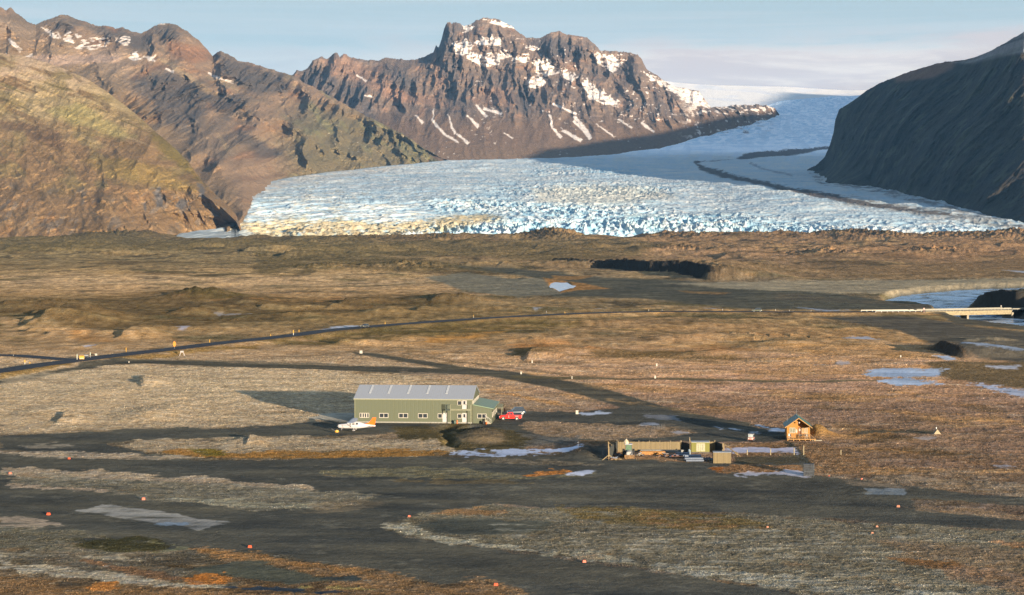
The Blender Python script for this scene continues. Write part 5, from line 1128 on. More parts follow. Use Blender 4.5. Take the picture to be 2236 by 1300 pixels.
def car(name, loc, rz, paint_, label, cat, suv=False, sc=1.0, roof=None, lamp=None):
    e = empty(name, loc, rz, label, cat, s=sc); h = 1.0 if suv else .86; H2 = 1.75 if suv else 1.42
    b = MB(); b.loft([ring(x, w_, z0, z1, .12, w_*.9) for x, w_, z0, z1 in ((-2.2,1.5,.45,.7),(-2.1,1.72,.36,h-.12),(-1.3,1.8,.32,h-.02),(-.9,1.8,.32,h),(1.6,1.8,.32,h+.02),(2.15,1.76,.36,h),(2.25,1.6,.45,h-.15))]); b.build('body', paint_, e, True)
    c = MB(); r0 = 1.95 if suv else 1.75; c.loft([[(-1.05,-.82,h-.02),(r0+.15,-.82,h-.02),(r0+.15,.82,h-.02),(-1.05,.82,h-.02)], [(-.35,-.66,H2-.08),(r0-.3,-.66,H2-.08),(r0-.3,.66,H2-.08),(-.35,.66,H2-.08)]]); c.build('window_band', glass, e, True)
    c = MB(); c.box(-.38, r0-.26, -.68, .68, H2-.08, H2, .08, .08); c.build('roof', roof or paint_, e, True)
    for s_ in (-1, 1):
        g = MB(); g.box(-2.24,-2.1,s_*.62-.16,s_*.62+.16,.56,.74); g.build('headlight', lamp or white, e)
    for x in (-1.38, 1.38):
        for s_ in (-1, 1): wheel(e, x, s_*.82, .35 if suv else .32, .22)
    return e
navy = M('dark_blue_paint', (.02, .035, .05), .25, spec=.5)
car('estate_car', on(1127, 905.5), RAD(8), navy, 'dark blue estate car parked behind the red pickup', 'car', suv=True)
def on_road(px, py, dz=RZ+.005): v = gnd(px, py, RZ); v.z = dz; return v
def road_dir(px0, py0, px1, py1): a = gnd(px0, py0, RZ); b = gnd(px1, py1, RZ); return math.atan2(b.y-a.y, b.x-a.x)
lampm = M('headlamp_glass', (.8,.78,.6), .2)
car('hatchback_car', on_road(797, 715.0), road_dir(740,719.5,850,710)+0, M('charcoal_paint', (.05,.055,.05), .3), 'dark car on the ring road beside the long roadside snow patch', 'car', sc=1.0, lamp=lampm)
car('off_road_car', on_road(1653, 681.0), road_dir(1600,680.6,1700,681), M('olive_paint', (.07,.075,.05), .3), 'dark olive car on the ring road short of the bridge', 'car', suv=True, sc=1.08, lamp=lampm)
# buggy by the hut
bg_ = empty('utility_buggy', on(1640, 963.5), RAD(75), 'small utility buggy with a white roof parked on gravel left of the log hut', 'buggy')
b = MB(); b.loft([ring(x, w_, z0, z1, .1) for x, w_, z0, z1 in ((-1.1,.9,.4,.7),(-1.0,1.15,.32,.82),(-.4,1.2,.3,.86),(.9,1.2,.3,.8),(1.1,1.1,.4,.78))]); b.build('body', M('red_white_body', (.5,.24,.2), .5), bg_, True)
b = MB(); b.box(-.55,.75,-.6,.6,1.42,1.5,.04,.04); b.build('roof', white, bg_)
for x in (-.5,.7):
    for y in (-.55,.55): b = MB(); b.beam((x,y,.8),(x*.95,y,1.43),.05,.05); b.build('roof_pillar', dark, bg_)
b = MB(); b.hexa([(-.56,-.5,.86),(-.53,-.5,.86),(-.53,.5,.86),(-.56,.5,.86),(-.52,-.5,1.4),(-.49,-.5,1.4),(-.49,.5,1.4),(-.52,.5,1.4)]); b.build('windscreen', M('pale_screen', (.35,.4,.4), .15), bg_)
b = MB(); b.box(-.1,.4,-.5,.5,.8,1.0); b.build('seat', dark, bg_)
for s_ in (-1,1): g = MB(); g.box(-1.14,-1.02,s_*.36-.1,s_*.36+.1,.56,.72); g.build('headlight', lampm, bg_)
for x in (-.75,.75):
    for s_ in (-1,1): wheel(bg_, x, s_*.58, .3, .22)

# ---------------------------------------------------------------- aeroplane
pl = empty('light_aeroplane', on(775, 942.2), RAD(-3), 'white high wing aeroplane with an orange tail parked in front of the hangar', 'aeroplane', s=1.0)
wp = M('white_aircraft_paint', (.50, .48, .47), .35, var=.05)
def fr(x, zc, ry, rz_, n=14, sq=.75):
    out = []
    for i in range(n):
        t_ = 2*math.pi*i/n; c, s_ = math.cos(t_), math.sin(t_); out.append((x, ry*math.copysign(abs(c)**sq, c), zc+rz_*math.copysign(abs(s_)**sq, s_)))
    return out
b = MB(); b.loft([fr(*a) for a in ((-3.65,1.12,.22,.22),(-3.55,1.12,.42,.38),(-3.0,1.12,.50,.46),(-2.3,1.14,.55,.50),(-1.9,1.18,.58,.56),(-1.35,1.38,.60,.76),(-.7,1.40,.60,.80),(.3,1.40,.60,.80),(1.0,1.36,.52,.72),(1.8,1.28,.38,.52),(2.8,1.24,.24,.34),(3.9,1.22,.13,.22),(4.5,1.22,.05,.14))])
fus = b.build('fuselage', wp, pl, True)
for s_ in (-1, 1):
    for x0, x1 in ((-1.15,-.75),(-.55,.05),(.22,.78)):
        g = MB(); g.hexa([(x0,s_*.585,1.52),(x1,s_*.585,1.52),(x1-.04,s_*.50,1.90),(x0+.08,s_*.50,1.90),(x0,s_*.615,1.52),(x1,s_*.615,1.52),(x1-.04,s_*.53,1.90),(x0+.08,s_*.53,1.90)]); g.build('cabin_window', glass, fus)
g = MB(); g.hexa([(-1.78,-.40,1.62),(-1.74,-.40,1.6),(-1.74,.40,1.6),(-1.78,.40,1.62),(-1.32,-.38,2.12),(-1.28,-.38,2.10),(-1.28,.38,2.10),(-1.32,.38,2.12)]); g.build('windscreen', glass, fus)
for s_ in (-1, 1): g = MB(); g.hexa([(-2.9,s_*.545,1.24),(-.9,s_*.618,1.30),(-.9,s_*.632,1.30),(-2.9,s_*.56,1.24),(-2.9,s_*.545,1.29),(-.9,s_*.618,1.36),(-.9,s_*.632,1.36),(-2.9,s_*.56,1.29)]); g.hexa([(-2.5,s_*.57,.85),(-2.44,s_*.57,.85),(-2.44,s_*.585,.85),(-2.5,s_*.585,.85),(-2.75,s_*.55,1.5),(-2.69,s_*.55,1.5),(-2.69,s_*.565,1.5),(-2.75,s_*.565,1.5)]); g.build('stripe', M('brown_stripe', (.16,.09,.07), .5), fus)
def airfoil(x0, ch, y, z, t_): return [(x0, y, z), (x0+ch*.08, y, z+t_*.8), (x0+ch*.3, y, z+t_), (x0+ch*.7, y, z+t_*.6), (x0+ch, y, z+.01), (x0+ch*.7, y, z-t_*.15), (x0+ch*.3, y, z-t_*.3), (x0+ch*.08, y, z-t_*.3)]
for s_ in (-1, 1):
    b = MB(); b.loft([airfoil(-1.35,1.62,s_*0.02,2.13,.13), airfoil(-1.35,1.62,s_*2.6,2.2,.13), airfoil(-1.15,1.15,s_*5.2,2.33,.09), airfoil(-1.0,.8,s_*5.45,2.34,.05)]); b.build('wing', wp, pl, True)
    b = MB(); b.beam((-.75,s_*.58,.98), (-.75,s_*2.6,2.16), .14, .05); b.build('wing_strut', wp, pl)
    b = MB(); b.loft([airfoil(3.35,.95,s_*.02,1.22,.06), airfoil(3.6,.6,s_*1.85,1.24,.04)]); b.build('tailplane', wp, pl, True)
    b = MB(); b.beam((-.25,s_*.5,.75), (-.15,s_*1.25,.3), .12, .05); lg = b.build('landing_gear', wp, pl)
    b = MB(); b.tube((-.15,s_*1.2,.24),(-.15,s_*1.36,.24),.24,n=14); b.build('tyre', black, lg, True)
    b = MB(); b.loft([[(x,s_*1.28-wd,.30),(x,s_*1.28+wd,.30),(x,s_*1.28+wd*.7,.44),(x,s_*1.28-wd*.7,.44)] for x, wd in ((-.45,.03),(-.15,.11),(.2,.03))]); b.build('fairing', wp, lg)
b = MB(); b.beam((-2.75,0,.8),(-2.95,0,.3),.09,.09); lg = b.build('nose_gear', wp, pl); b = MB(); b.tube((-2.95,-.07,.2),(-2.95,.07,.2),.2,n=14); b.build('tyre', black, lg, True)
ot = M('orange_tail_paint', (.90, .14, .004), .4, var=.04)
b = MB(); P1 = [(1.7,1.56),(2.9,1.84),(3.4,2.24),(3.9,3.02),(4.55,3.06),(4.64,2.95),(4.34,1.38),(4.22,.98),(3.6,1.26)]
b.loft([[(x, -.05, z) for x, z in P1], [(x, .05, z) for x, z in P1]]); b.build('tail_fin', ot, pl)
b = MB(); b.loft([fr(-3.93,1.12,.03,.03,10,1), fr(-3.82,1.12,.12,.12,10,1), fr(-3.66,1.12,.17,.17,10,1)]); sp_ = b.build('spinner', wp, pl, True)
b = MB()
for a in (35, 155, 275):
    r_ = RAD(a); c, s_ = math.cos(r_), math.sin(r_); b.hexa([(-3.80,c*.1-s_*.07,1.12+s_*.1+c*.07),(-3.76,c*.1+s_*.07,1.12+s_*.1-c*.07),(-3.74,c*.1+s_*.07,1.12+s_*.1-c*.07),(-3.78,c*.1-s_*.07,1.12+s_*.1+c*.07),(-3.80,c*.98-s_*.05,1.12+s_*.98+c*.05),(-3.76,c*.98+s_*.05,1.12+s_*.98-c*.05),(-3.74,c*.98+s_*.05,1.12+s_*.98-c*.05),(-3.78,c*.98-s_*.05,1.12+s_*.98+c*.05)])
b.build('propeller', dark, pl)
tg = empty('tow_cart', on(735.5, 946.5), RAD(15), 'small rounded yellow cart with a thin handle in front of the aeroplane nose', 'cart')
b = MB(); b.loft([ring(x, w_, .14, z1, .1) for x, w_, z1 in ((-.42,.4,.45),(-.3,.62,.66),(.0,.68,.74),(.3,.62,.66),(.42,.4,.45))]); b.build('body', yel, tg, True)
b = MB(); b.beam((-.38,0,.45),(-1.15,0,1.05),.04,.04); b.beam((-1.15,-.2,1.05),(-1.15,.2,1.05),.04,.04); b.build('handle', dark, tg)
for x in (-.25,.25):
    for s_ in (-1,1): b = MB(); b.tube((x,s_*.3,.14),(x,s_*.38,.14),.14,n=12); b.build('wheel', black, tg, True)

# ---------------------------------------------------------------- log hut
h0 = gnd(1719, 962.0); h1 = gnd(1770, 962.0)
ht = empty('log_hut', (h0.x, h0.y, 0), RAD(-5), 'orange brown log hut with green gable roof and railed porch on the heath', 'hut')
logm = MW('orange_logs', (.38, .17, .028), .17, .62, 2, .7, .2); trimw = M('yellow_brown_timber', (.36,.19,.05), .7, var=.25, scale=6)
Wd, Dp, F0, EV, AP = 4.75, 8.4, .45, 2.75, 4.55; pr = 2.3
w_ = MB(); ys = 1.5
w_.box(0, pr, ys, Dp, F0, EV); w_.box(pr+.001, Wd, ys+1.6, Dp, F0, EV-.01)
w_.prism([(0.0,EV+.001),(Wd,EV+.001),(Wd/2,AP-.12)], ys+1.6, Dp-.01)
w_.prism([(0.0,EV+.001),(pr,EV+.001),(pr,AP-.2)], ys+.002, ys+1.598)
wl = w_.build('wall', logm, ht)
def roofside(x0, x1, z0, z1, m, nm):
    b = MB(); b.hexa([(x0,.35,z0),(x1,.35,z1),(x1,Dp+.5,z1),(x0,Dp+.5,z0),(x0,.35,z0+.14),(x1,.35,z1+.14),(x1,Dp+.5,z1+.14),(x0,Dp+.5,z0+.14)]); return b.build(nm, m, ht)
rm = MW('green_roof_sheet', (.055,.15,.10), .4, .8, 1, .45, .1, True)
roofside(-.45, Wd/2-.001, EV-.22, AP, rm, 'roof'); roofside(Wd+.45, Wd/2+.001, EV-.22, AP, rm, 'roof')
b = MB(); b.hexa([(-.47,.27,EV-.26),(Wd/2,.27,AP-.06),(Wd/2,.345,AP-.06),(-.47,.345,EV-.26),(-.47,.27,EV-.06),(Wd/2,.27,AP+.15),(Wd/2,.345,AP+.15),(-.47,.345,EV-.06)])
b.hexa([(Wd+.47,.27,EV-.26),(Wd/2+.002,.27,AP-.06),(Wd/2+.002,.345,AP-.06),(Wd+.47,.345,EV-.26),(Wd+.47,.27,EV-.06),(Wd/2+.002,.27,AP+.15),(Wd/2+.002,.345,AP+.15),(Wd+.47,.345,EV-.06)]); b.build('barge_board', trimw, ht)
b = MB(); b.box(-.1, Wd+1.1, -.9, Dp+.1, F0-.18, F0-.002)
for x in (0, 1.2, 2.4, 3.6, 4.7, 5.6): b.box(x, x+.14, -.85, -.71, -.3, F0-.18)
b.build('deck', trimw, ht)
b = MB()
for x in (0, 1.15, 2.3, 3.45, 4.6): b.box(x, x+.1, -.86, -.76, F0, F0+1.0)
b.box(0, 4.7, -.87, -.75, F0+.92, F0+1.0); b.box(0, 4.7, -.84, -.78, F0+.5, F0+.58); b.box(0, 4.7, -.84, -.78, F0+.18, F0+.26); b.beam((4.7,-.8,F0+.95),(5.9,-.8,.3),.07,.07)
b.build('railing', M('pale_rail_timber', (.24,.13,.045), .7), ht)
for x in (Wd-.16, pr+.9): b = MB(); b.box(x, x+.13, .5, .63, F0, EV-.1); b.build('porch_post', trimw, ht)
def hut_win(x0, x1, z0, z1, y, pane, nm='window'):
    f = MB(); t_ = .08; f.box(x0,x1,y-.06,y-.003,z0,z0+t_); f.box(x0,x1,y-.06,y-.003,z1-t_,z1); f.box(x0,x0+t_,y-.06,y-.003,z0+t_,z1-t_); f.box(x1-t_,x1,y-.06,y-.003,z0+t_,z1-t_); f.box((x0+x1)/2-.03,(x0+x1)/2+.03,y-.06,y-.003,z0+t_,z1-t_)
    o = f.build(nm, cream, ht); g = MB(); g.box(x0+t_,x1-t_,y-.03,y-.002,z0+t_,z1-t_); g.build('pane', pane, o)
cur = M('curtained_pane', (.22,.21,.14), .4, var=.3, scale=4)
hut_win(.55, 1.75, F0+.95, F0+2.05, ys, cur); hut_win(pr+.9, pr+1.5, F0+.75, F0+2.0, ys+1.6, M('yellow_curtain', (.34,.18,.03), .5)); hut_win(pr+1.6, pr+2.1, F0+.75, F0+2.0, ys+1.6, _m['yellow_curtain'])
b = MB(); b.box(pr+.12, pr+.8, ys+1.52, ys+1.597, F0, F0+2.0); dd = b.build('door', M('red_brown_door', (.20,.07,.02), .6), ht); b = MB(); b.box(pr+.3, pr+.62, ys+1.50, ys+1.519, F0+1.2, F0+1.7); b.build('pane', cream, dd)
b = MB(); b.tube((Wd/2+.1,.25,EV+.95),(Wd/2+.1,.12,EV+.95),.16,.12,n=12); b.build('floodlight', white, ht)
b = MB(); b.tube((Wd/2-.1,6.0,AP+.1),(Wd/2-.1,6.0,AP+1.65),.03,.02,n=6); b.build('mast', tin, ht)
b = MB(); b.tube((.1,2.2,EV-.1),(.1,2.2,EV+2.2),.025,.02,n=6); b.build('mast', tin, ht)
def loc_h(x, y, z): return Vector((h0.x, h0.y, 0)) + (Matrix.Rotation(RAD(-5), 4, 'Z') @ Vector((x, y, z)))
bn = empty('porch_bench', loc_h(3.3, .9, F0), RAD(-5), 'long dark bench on the porch of the log hut', 'bench')
b = MB(); b.box(-.9,1.0,-.25,.25,.42,.48); b.build('seat', dark, bn); b = MB(); b.box(-.9,1.0,.2,.26,.5,.85); b.build('backrest', dark, bn)
for x in (-.8,.84): b = MB(); b.box(x,x+.07,-.22,.22,0,.42); b.build('leg', dark, bn)
def chair(name, loc, rz, mat, label):
    e = empty(name, loc, rz, label, 'chair'); b = MB(); b.box(-.24,.24,-.24,.24,.42,.47); b.build('seat', mat, e); b = MB(); b.hexa([(-.24,.2,.47),(.24,.2,.47),(.24,.25,.47),(-.24,.25,.47),(-.22,.3,.98),(.22,.3,.98),(.22,.35,.98),(-.22,.35,.98)]); b.build('backrest', mat, e)
    for x in (-.2,.2):
        for y in (-.2,.2): b = MB(); b.beam((x*1.15,y*1.15,0),(x,y,.42),.04,.04); b.build('leg', mat, e)
chair('garden_chair', loc_h(.55, -.25, F0), RAD(20), white, 'white chair at the left end of the hut porch behind the railing')
chair('garden_chair', loc_h(4.0, -.4, F0), RAD(-30), M('cream_plastic', (.55,.48,.38), .5), 'cream chair at the right end of the hut porch behind the railing')
sg = empty('wall_sign', loc_h(2.0, ys-.03, F0+1.35), RAD(-5), 'white upright oval board on the hut front between window and porch', 'board')
b = MB(); n = 16; b.loft([[(.17*math.cos(2*math.pi*i/n), y, .42*math.sin(2*math.pi*i/n)) for i in range(n)] for y in (-.03, .02)]); b.build('board', cream, sg)
b = MB(); b.box(-.03,.03,.021,.03,-.3,.3); b.build('bracket', dark, sg)
pk = on(1783, 962.5); e = empty('plank_pile', pk, RAD(4), 'short pile of pale planks lying at the right end of the hut deck', 'planks')
for k_ in range(4): b = MB(); b.box(-1.0+.1*k_,1.1-.05*k_,-.35+k_*.16,-.22+k_*.16,.0,.12); b.build('plank', M('pale_planks', ()), e)

# ---------------------------------------------------------------- storage yard
boards = MW('weathered_boards', (.20, .155, .08), .16, .5, 0, .85, .3); dboards = MW('shaded_boards', (.05,.055,.05), .2, .6, 1, .85, .3); post_m = M('grey_brown_post', (.22,.17,.10), .85, var=.3, scale=6)  # second, dark copy of the boards has the fence's shade in its colour
def fence_run(name, pa, pb, h, mat, label, nseg, gap=False, post_h=.25, post=None):
    d = pb-pa; L = d.length; a = math.atan2(d.y, d.x); e = empty(name, pa, a, label, 'fence')
    for i in range(nseg):
        x0 = L*i/nseg+.07; x1 = L*(i+1)/nseg-.07; b = MB(); n = max(2, int((x1-x0)/.16)); wv = (x1-x0)/n
        for k_ in range(n): jj = random.Random(i*50+k_).uniform(-.04,.04); yo = .025*(k_ % 2); b.box(x0+k_*wv+.004, x0+(k_+1)*wv-.004, -.05-yo, -.01-yo, .0, h+jj)
        b.box(x0, x1, -.008, .04, .3, .4); b.box(x0, x1, -.008, .04, h-.4, h-.3); b.build('board_panel', mat, e)
    for i in range(nseg+1): x = L*i/nseg; b = MB(); b.box(x-.06, x+.06, -.02, .10, -.1, h+post_h); b.build('post', post or post_m, e)
    return e
y0_ = 987.0
fence_run('board_fence', on(1349.5, y0_), on(1486.5, y0_), 2.0, boards, 'long pale board fence at the back of the storage yard, behind the loader and timber', 6)
fence_run('board_fence', on(1330.5, 1003), on(1347.5, y0_-.3), 2.15, dboards, 'dark board side fence at the left end of the storage yard', 3)
fence_run('board_fence', on(1507, 991), on(1488, y0_-.8), 1.95, dboards, 'dark shaded fence panel between the long pale fence and the green container', 1)
fence_run('board_fence', on(1549, 986.2), on(1560.5, 986.2), 1.95, boards, 'short pale fence panel right of the green container', 1)
fence_run('board_fence', on(1578, 992), on(1561.5, 985.6), 1.95, dboards, 'dark fence panel above the boarded shed at the right end of the yard', 1)
# container
ct = empty('storage_container', on(1509.5, 988.4), RAD(-1), 'yellow green storage container with pale double doors inside the yard', 'container')
gcn = MW('yellow_green_sheet', (.15,.145,.02), .3, .7, 0, .6, .2, True); b = MB(); b.box(0,3.6,0,2.3,.1,2.0); b.build('body', gcn, ct)
b = MB(); b.box(-.04,3.64,-.05,2.35,2.003,2.1); b.build('roof', M('frosted_roof', (.30,.32,.34), .6), ct)
for x in (.98, 1.86): b = MB(); b.box(x,x+.84,-.06,-.004,.22,1.82); d_ = b.build('door', M('pale_door_sheet', (.34,.32,.20), .6), ct); b = MB(); b.box(x+.38,x+.43,-.10,-.061,.4,1.6); b.build('handle', dark, d_)
b = MB(); b.box(.0,3.6,-.02,.3,.0,.098); b.build('base', dark, ct)
# boarded shed
sb = gnd(1557.5, 1012); se = empty('boarded_shed', (sb.x, sb.y, ground_z(sb.x, sb.y)), RAD(-1), 'low windowless shed of upright pale boards at the right front of the yard', 'shed')
b = MB(); n = 20; Lq = 3.36
for k_ in range(n): b.box(Lq*k_/n+.005, Lq*(k_+1)/n-.005, -.04-.02*(k_%2), 0, 0, 2.0+.03*random.Random(k_).uniform(-1,1))
b.box(0,Lq,.001,1.5,0,1.97); b.build('wall', boards, se)
b = MB(); b.hexa([(-.02,-.02,1.98+.04),(Lq+.02,-.02,2.02),(Lq+.02,1.6,2.1),(-.02,1.6,2.1),(-.02,-.02,2.08),(Lq+.02,-.02,2.08),(Lq+.02,1.6,2.16),(-.02,1.6,2.16)]); b.build('roof', M('frosted_roof', ()), se)
# props
def brace(name, pa, top, feet, label, th_=.16):
    e = empty(name, pa, 0, label, 'brace'); b = MB(); b.beam((0,0,-.05), top, th_, th_); b.build('post', post_m if name != 'timber_brace' else M('pale_brace_timber', (.26,.19,.09), .8, var=.25), e)
    for f in feet: b = MB(); b.beam(f[0], f[1], th_*.8, th_*.8); b.build('strut', M('pale_brace_timber', (.26,.19,.09), .8, var=.25), e)
brace('timber_brace', on(1329.5, 1005), (-.1,0,3.55), [((0,0,1.0),(-1.25,-.1,0)),((0,0,1.0),(1.45,-.1,0)),((0,.1,3.3),(.3,1.2,3.0))], 'tall post on splayed timber feet at the left front corner of the yard')
brace('timber_brace', on(1581, 994), (-.1,0,2.35), [((0,0,2.2),(2.9,-2.2,.05)),((.9,-.6,1.5),(2.6,-.9,.1)),((1.6,-.9,.9),(2.5,-1.6,.6))], 'long slanting timbers propping the right end of the yard fence')
brace('fence_prop', on(1506.5, 988.8), (-.05,0,3.05), [((0,0,2.4),(.35,-.1,1.9))], 'tall thin post beside the left end of the green container')
# loader
ld = empty('tractor_loader', on(1374, 1001), 0, 'dark tractor with green cab glass and lowered front bucket, facing out of the yard', 'tractor')
b = MB(); b.loft([[(-.42,y,z0),(.42,y,z0),(.42,y,z1),(.3,y,z1+.08),(-.3,y,z1+.08),(-.42,y,z1)] for y, z0, z1 in ((-.1,.6,1.15),(.2,.5,1.3),(1.6,.5,1.4))]); b.build('bonnet', M('pale_grey_bonnet', (.30,.30,.28), .5), ld, True)
b = MB(); b.box(-.72,.72,1.5,3.0,.5,1.25); b.build('chassis', dark, ld)
b = MB(); b.box(-.68,.68,1.55,2.85,1.25,2.45,.1,.08); cb_ = b.build('cab', M('green_cab_glass', (.10,.16,.10), .12), ld)
b = MB(); b.box(-.74,.74,1.45,2.95,2.45,2.58,.06,.06); b.build('roof', M('pale_violet_roof', (.34,.34,.38), .5), cb_)
for x in (-.66,.6): b = MB(); b.beam((x+.03,1.56,1.25),(x+.03-.09*np.sign(x),1.62,2.45),.07,.07); b.build('cab_pillar', dark, cb_)
for s_ in (-1,1):
    b = MB(); b.tube((s_*.78,2.4,.78),(s_*1.14,2.4,.78),.78,n=20); o = b.build('wheel', black, ld, True); b = MB(); b.tube((s_*.76,2.4,.78),(s_*1.16,2.4,.78),.36,n=12); b.build('rim', yel, o, True)
    b = MB(); b.tube((s_*.62,.5,.5),(s_*.92,.5,.5),.5,n=18); o = b.build('wheel', black, ld, True); b = MB(); b.tube((s_*.6,.5,.5),(s_*.94,.5,.5),.24,n=12); b.build('rim', yel, o, True)
    b = MB(); b.beam((s_*.5,1.5,1.3),(s_*.5,-.3,1.05),.1,.14); b.beam((s_*.5,-.3,1.05),(s_*.5,-1.1,.35),.1,.14); b.build('lift_arm', M('pale_arm', (.40,.38,.34), .5), ld)
    b = MB(); b.box(s_*.22-.08,s_*.22+.08,-.14,-.1,.95,1.08); b.build('headlight', white, ld)
b = MB(); b.hexa([(-.98,-1.5,.05),(.98,-1.5,.05),(.98,-1.05,.1),(-.98,-1.05,.1),(-.98,-1.35,.22),(.98,-1.35,.22),(.98,-1.0,.75),(-.98,-1.0,.75)]); b.build('bucket', M('rusty_bucket', (.20,.11,.04), .7, var=.4), ld)
bb = empty('bulk_bag', on(1374, 1001)+Vector((-.45,2.1,2.58)), 0, 'cream lumpy bag on top of the tractor cab', 'bag')
b = MB(); n = 10; b.loft([[(r_*math.cos(2*math.pi*i/n)*(1+.15*math.sin(3*i)), r_*math.sin(2*math.pi*i/n)*.8, z) for i in range(n)] for z, r_ in ((0,.42),(.25,.48),(.5,.40),(.72,.2),(.85,.12))]); b.build('sack', M('cream_fabric', (.50,.42,.30), .9, var=.3), bb, True)
b = MB(); b.tube((0,0,.82),(.12,0,.98),.05,.03,n=6); b.build('tie', cream, bb)
def stack(name, loc, rz, n, L, w_, h, mat, label, cat, part, rows=2, seed=1, jit=.1):
    e = empty(name, loc, rz, label, cat); r_ = random.Random(seed)
    for j in range(rows):
        for i in range(n):
            b = MB(); o = r_.uniform(-jit, jit); b.box(o, L+o+r_.uniform(-jit, jit), i*w_*1.06, i*w_*1.06+w_, j*h*1.04, j*h*1.04+h); b.build(part, mat, e)
    return e
ob = M('fresh_orange_timber', (.34,.155,.03), .7, var=.3, scale=5)
stack('timber_stack', on(1399, 993.5), 0, 6, 4.6, .2, .16, ob, 'stack of fresh orange timber beams along the foot of the pale fence', 'timber', 'beam', 4, 3, .25)
stack('timber_stack', on(1396, 988.5), 0, 3, 9.0, .25, .25, M('frosted_grey_timber', (.26,.26,.24), .8), 'long frosted grey beams lying against the foot of the pale fence behind the orange timber', 'timber', 'beam', 2, 4, .3)
bp = M('blue_grey_pipe', (.12,.15,.20), .5); lp = M('frosted_blue_sheet', (.20,.24,.30), .5)
def pipes(loc, n, L, r, label, seed, mat):
    e = empty('pipe_stack', loc, RAD(2), label, 'pipes'); rr = random.Random(seed)
    for j in range(2):
        for i in range(n-j): b = MB(); o = rr.uniform(-.15,.15); y = (i+.5*j)*r*2.02; z = r+j*r*1.75; b.tube((o,y,z),(L+o,y,z),r,n=10); b.build('pipe', mat, e, True)
pipes(on(1494, 1001.5), 5, 3.2, .17, 'stack of frosted blue grey pipes in front of the green container', 5, lp)
pipes(on(1497, 1008.5), 4, 3.4, .2, 'darker stack of thick blue grey pipes nearest the gravel, left of the boarded shed', 6, bp)
pipes(on(1478, 994.5), 4, 2.4, .14, 'small stack of frosted pipes at the foot of the dark fence panel', 7, lp)
def heap(name, loc, label, cat, part, cols_, n, rad, seed):
    e = empty(name, loc, 0, label, cat); rr = random.Random(seed)
    for i in range(n):
        a = rr.uniform(0, 6.28); q = rad*math.sqrt(rr.random()); L = rr.uniform(.4, 1.5); z = rr.uniform(.05, .12)+(1-q/rad)*.45; t_ = rr.uniform(0, 3.14)
        b = MB(); dx = math.cos(t_)*L/2; dy = math.sin(t_)*L/2; b.beam((q*math.cos(a)-dx, q*math.sin(a)-dy, z+rr.uniform(-.05,.1)), (q*math.cos(a)+dx, q*math.sin(a)+dy, z+rr.uniform(-.02,.25)), rr.uniform(.08,.3), rr.uniform(.04,.14))
        b.build(part, cols_[i % len(cols_)], e)
whp = M('white_scrap', (.36,.33,.31), .6); brn = M('brown_scrap', (.20,.11,.06), .8, var=.4); drk = M('dark_scrap', (.04,.045,.06), .7); red_ = M('reddish_scrap', (.34,.14,.10), .7, var=.3)
heap('scrap_heap', on(1452, 997.5), 'brown and dark scrap heap at the right end of the orange timber', 'scrap heap', 'scrap_piece', [brn, drk, whp, ob], 22, 1.0, 1)
heap('scrap_heap', on(1475, 999), 'heap of white and reddish scrap between the timber and the pipes', 'scrap heap', 'scrap_piece', [whp, red_, drk, lp, brn], 20, 1.1, 2)
heap('scrap_heap', on(1342, 1005), 'reddish and yellow timber offcuts heaped behind the splayed corner post', 'scrap heap', 'scrap_piece', [red_, _m['pale_brace_timber'], lp, brn], 22, 1.0, 3)
heap('scrap_heap', on(1546, 1006), 'dark mixed scrap heap between the pipes and the boarded shed', 'scrap heap', 'scrap_piece', [drk, bp, drk, whp, M('teal_scrap', (.08,.22,.20), .6)], 22, 1.0, 4)
heap('scrap_heap', on(1396, 996), 'small pale heap of offcuts beside the tractor wheel', 'scrap heap', 'scrap_piece', [whp, _m['pale_brace_timber'], drk], 12, .7, 5)
heap('scrap_heap', on(1353, 997), 'dark blue heap between the corner post and the tractor', 'scrap heap', 'scrap_piece', [drk, bp, drk], 14, .9, 6)
cylinder_thing('metal_drum', on(1505, 992.5), .26, 1.05, M('pale_blue_drum', (.34,.42,.44), .5), 'pale blue drum standing by the post left of the container', 'drum')
lt = empty('lattice_gate', on(1315, 1000), RAD(35), 'dark metal lattice panel leaning at the left side of the yard', 'gate')
b = MB()
for k_ in range(8): b.beam((k_*.19,0,.05),(k_*.19,0,1.7),.035,.035); b.beam((0,0,.05+k_*.23),(1.35,0,.05+k_*.23),.03,.03)
b.build('lattice', M('grey_mesh', (.22,.24,.25), .5), lt)
b = MB(); b.box(-.04,0,-.03,.03,0,1.78); b.box(1.36,1.4,-.03,.03,0,1.78); b.build('frame', dark, lt)
# dark plank crate beside the strip
dk = on(1754.5, 1040); dc = empty('slatted_crate', dk, RAD(-8), 'dark weathered crate of level slats at the edge of the gravel strip', 'crate')
b = MB()
for k_ in range(9): b.box(0+.04*(k_%2), 1.95-.03*(k_%3), 0, 1.6, k_*.24+.03, k_*.24+.21)
b.build('slat_stack', M('blackened_timber', (.035,.04,.045), .8, var=.4), dc)
b = MB(); b.box(.02,.12,.02,.12,0,2.2); b.box(1.8,1.9,.02,.12,0,2.2); b.box(.02,.12,1.44,1.54,0,2.2); b.box(1.8,1.9,1.44,1.54,0,2.2); b.build('corner_post', M('blackened_timber', ()), dc)

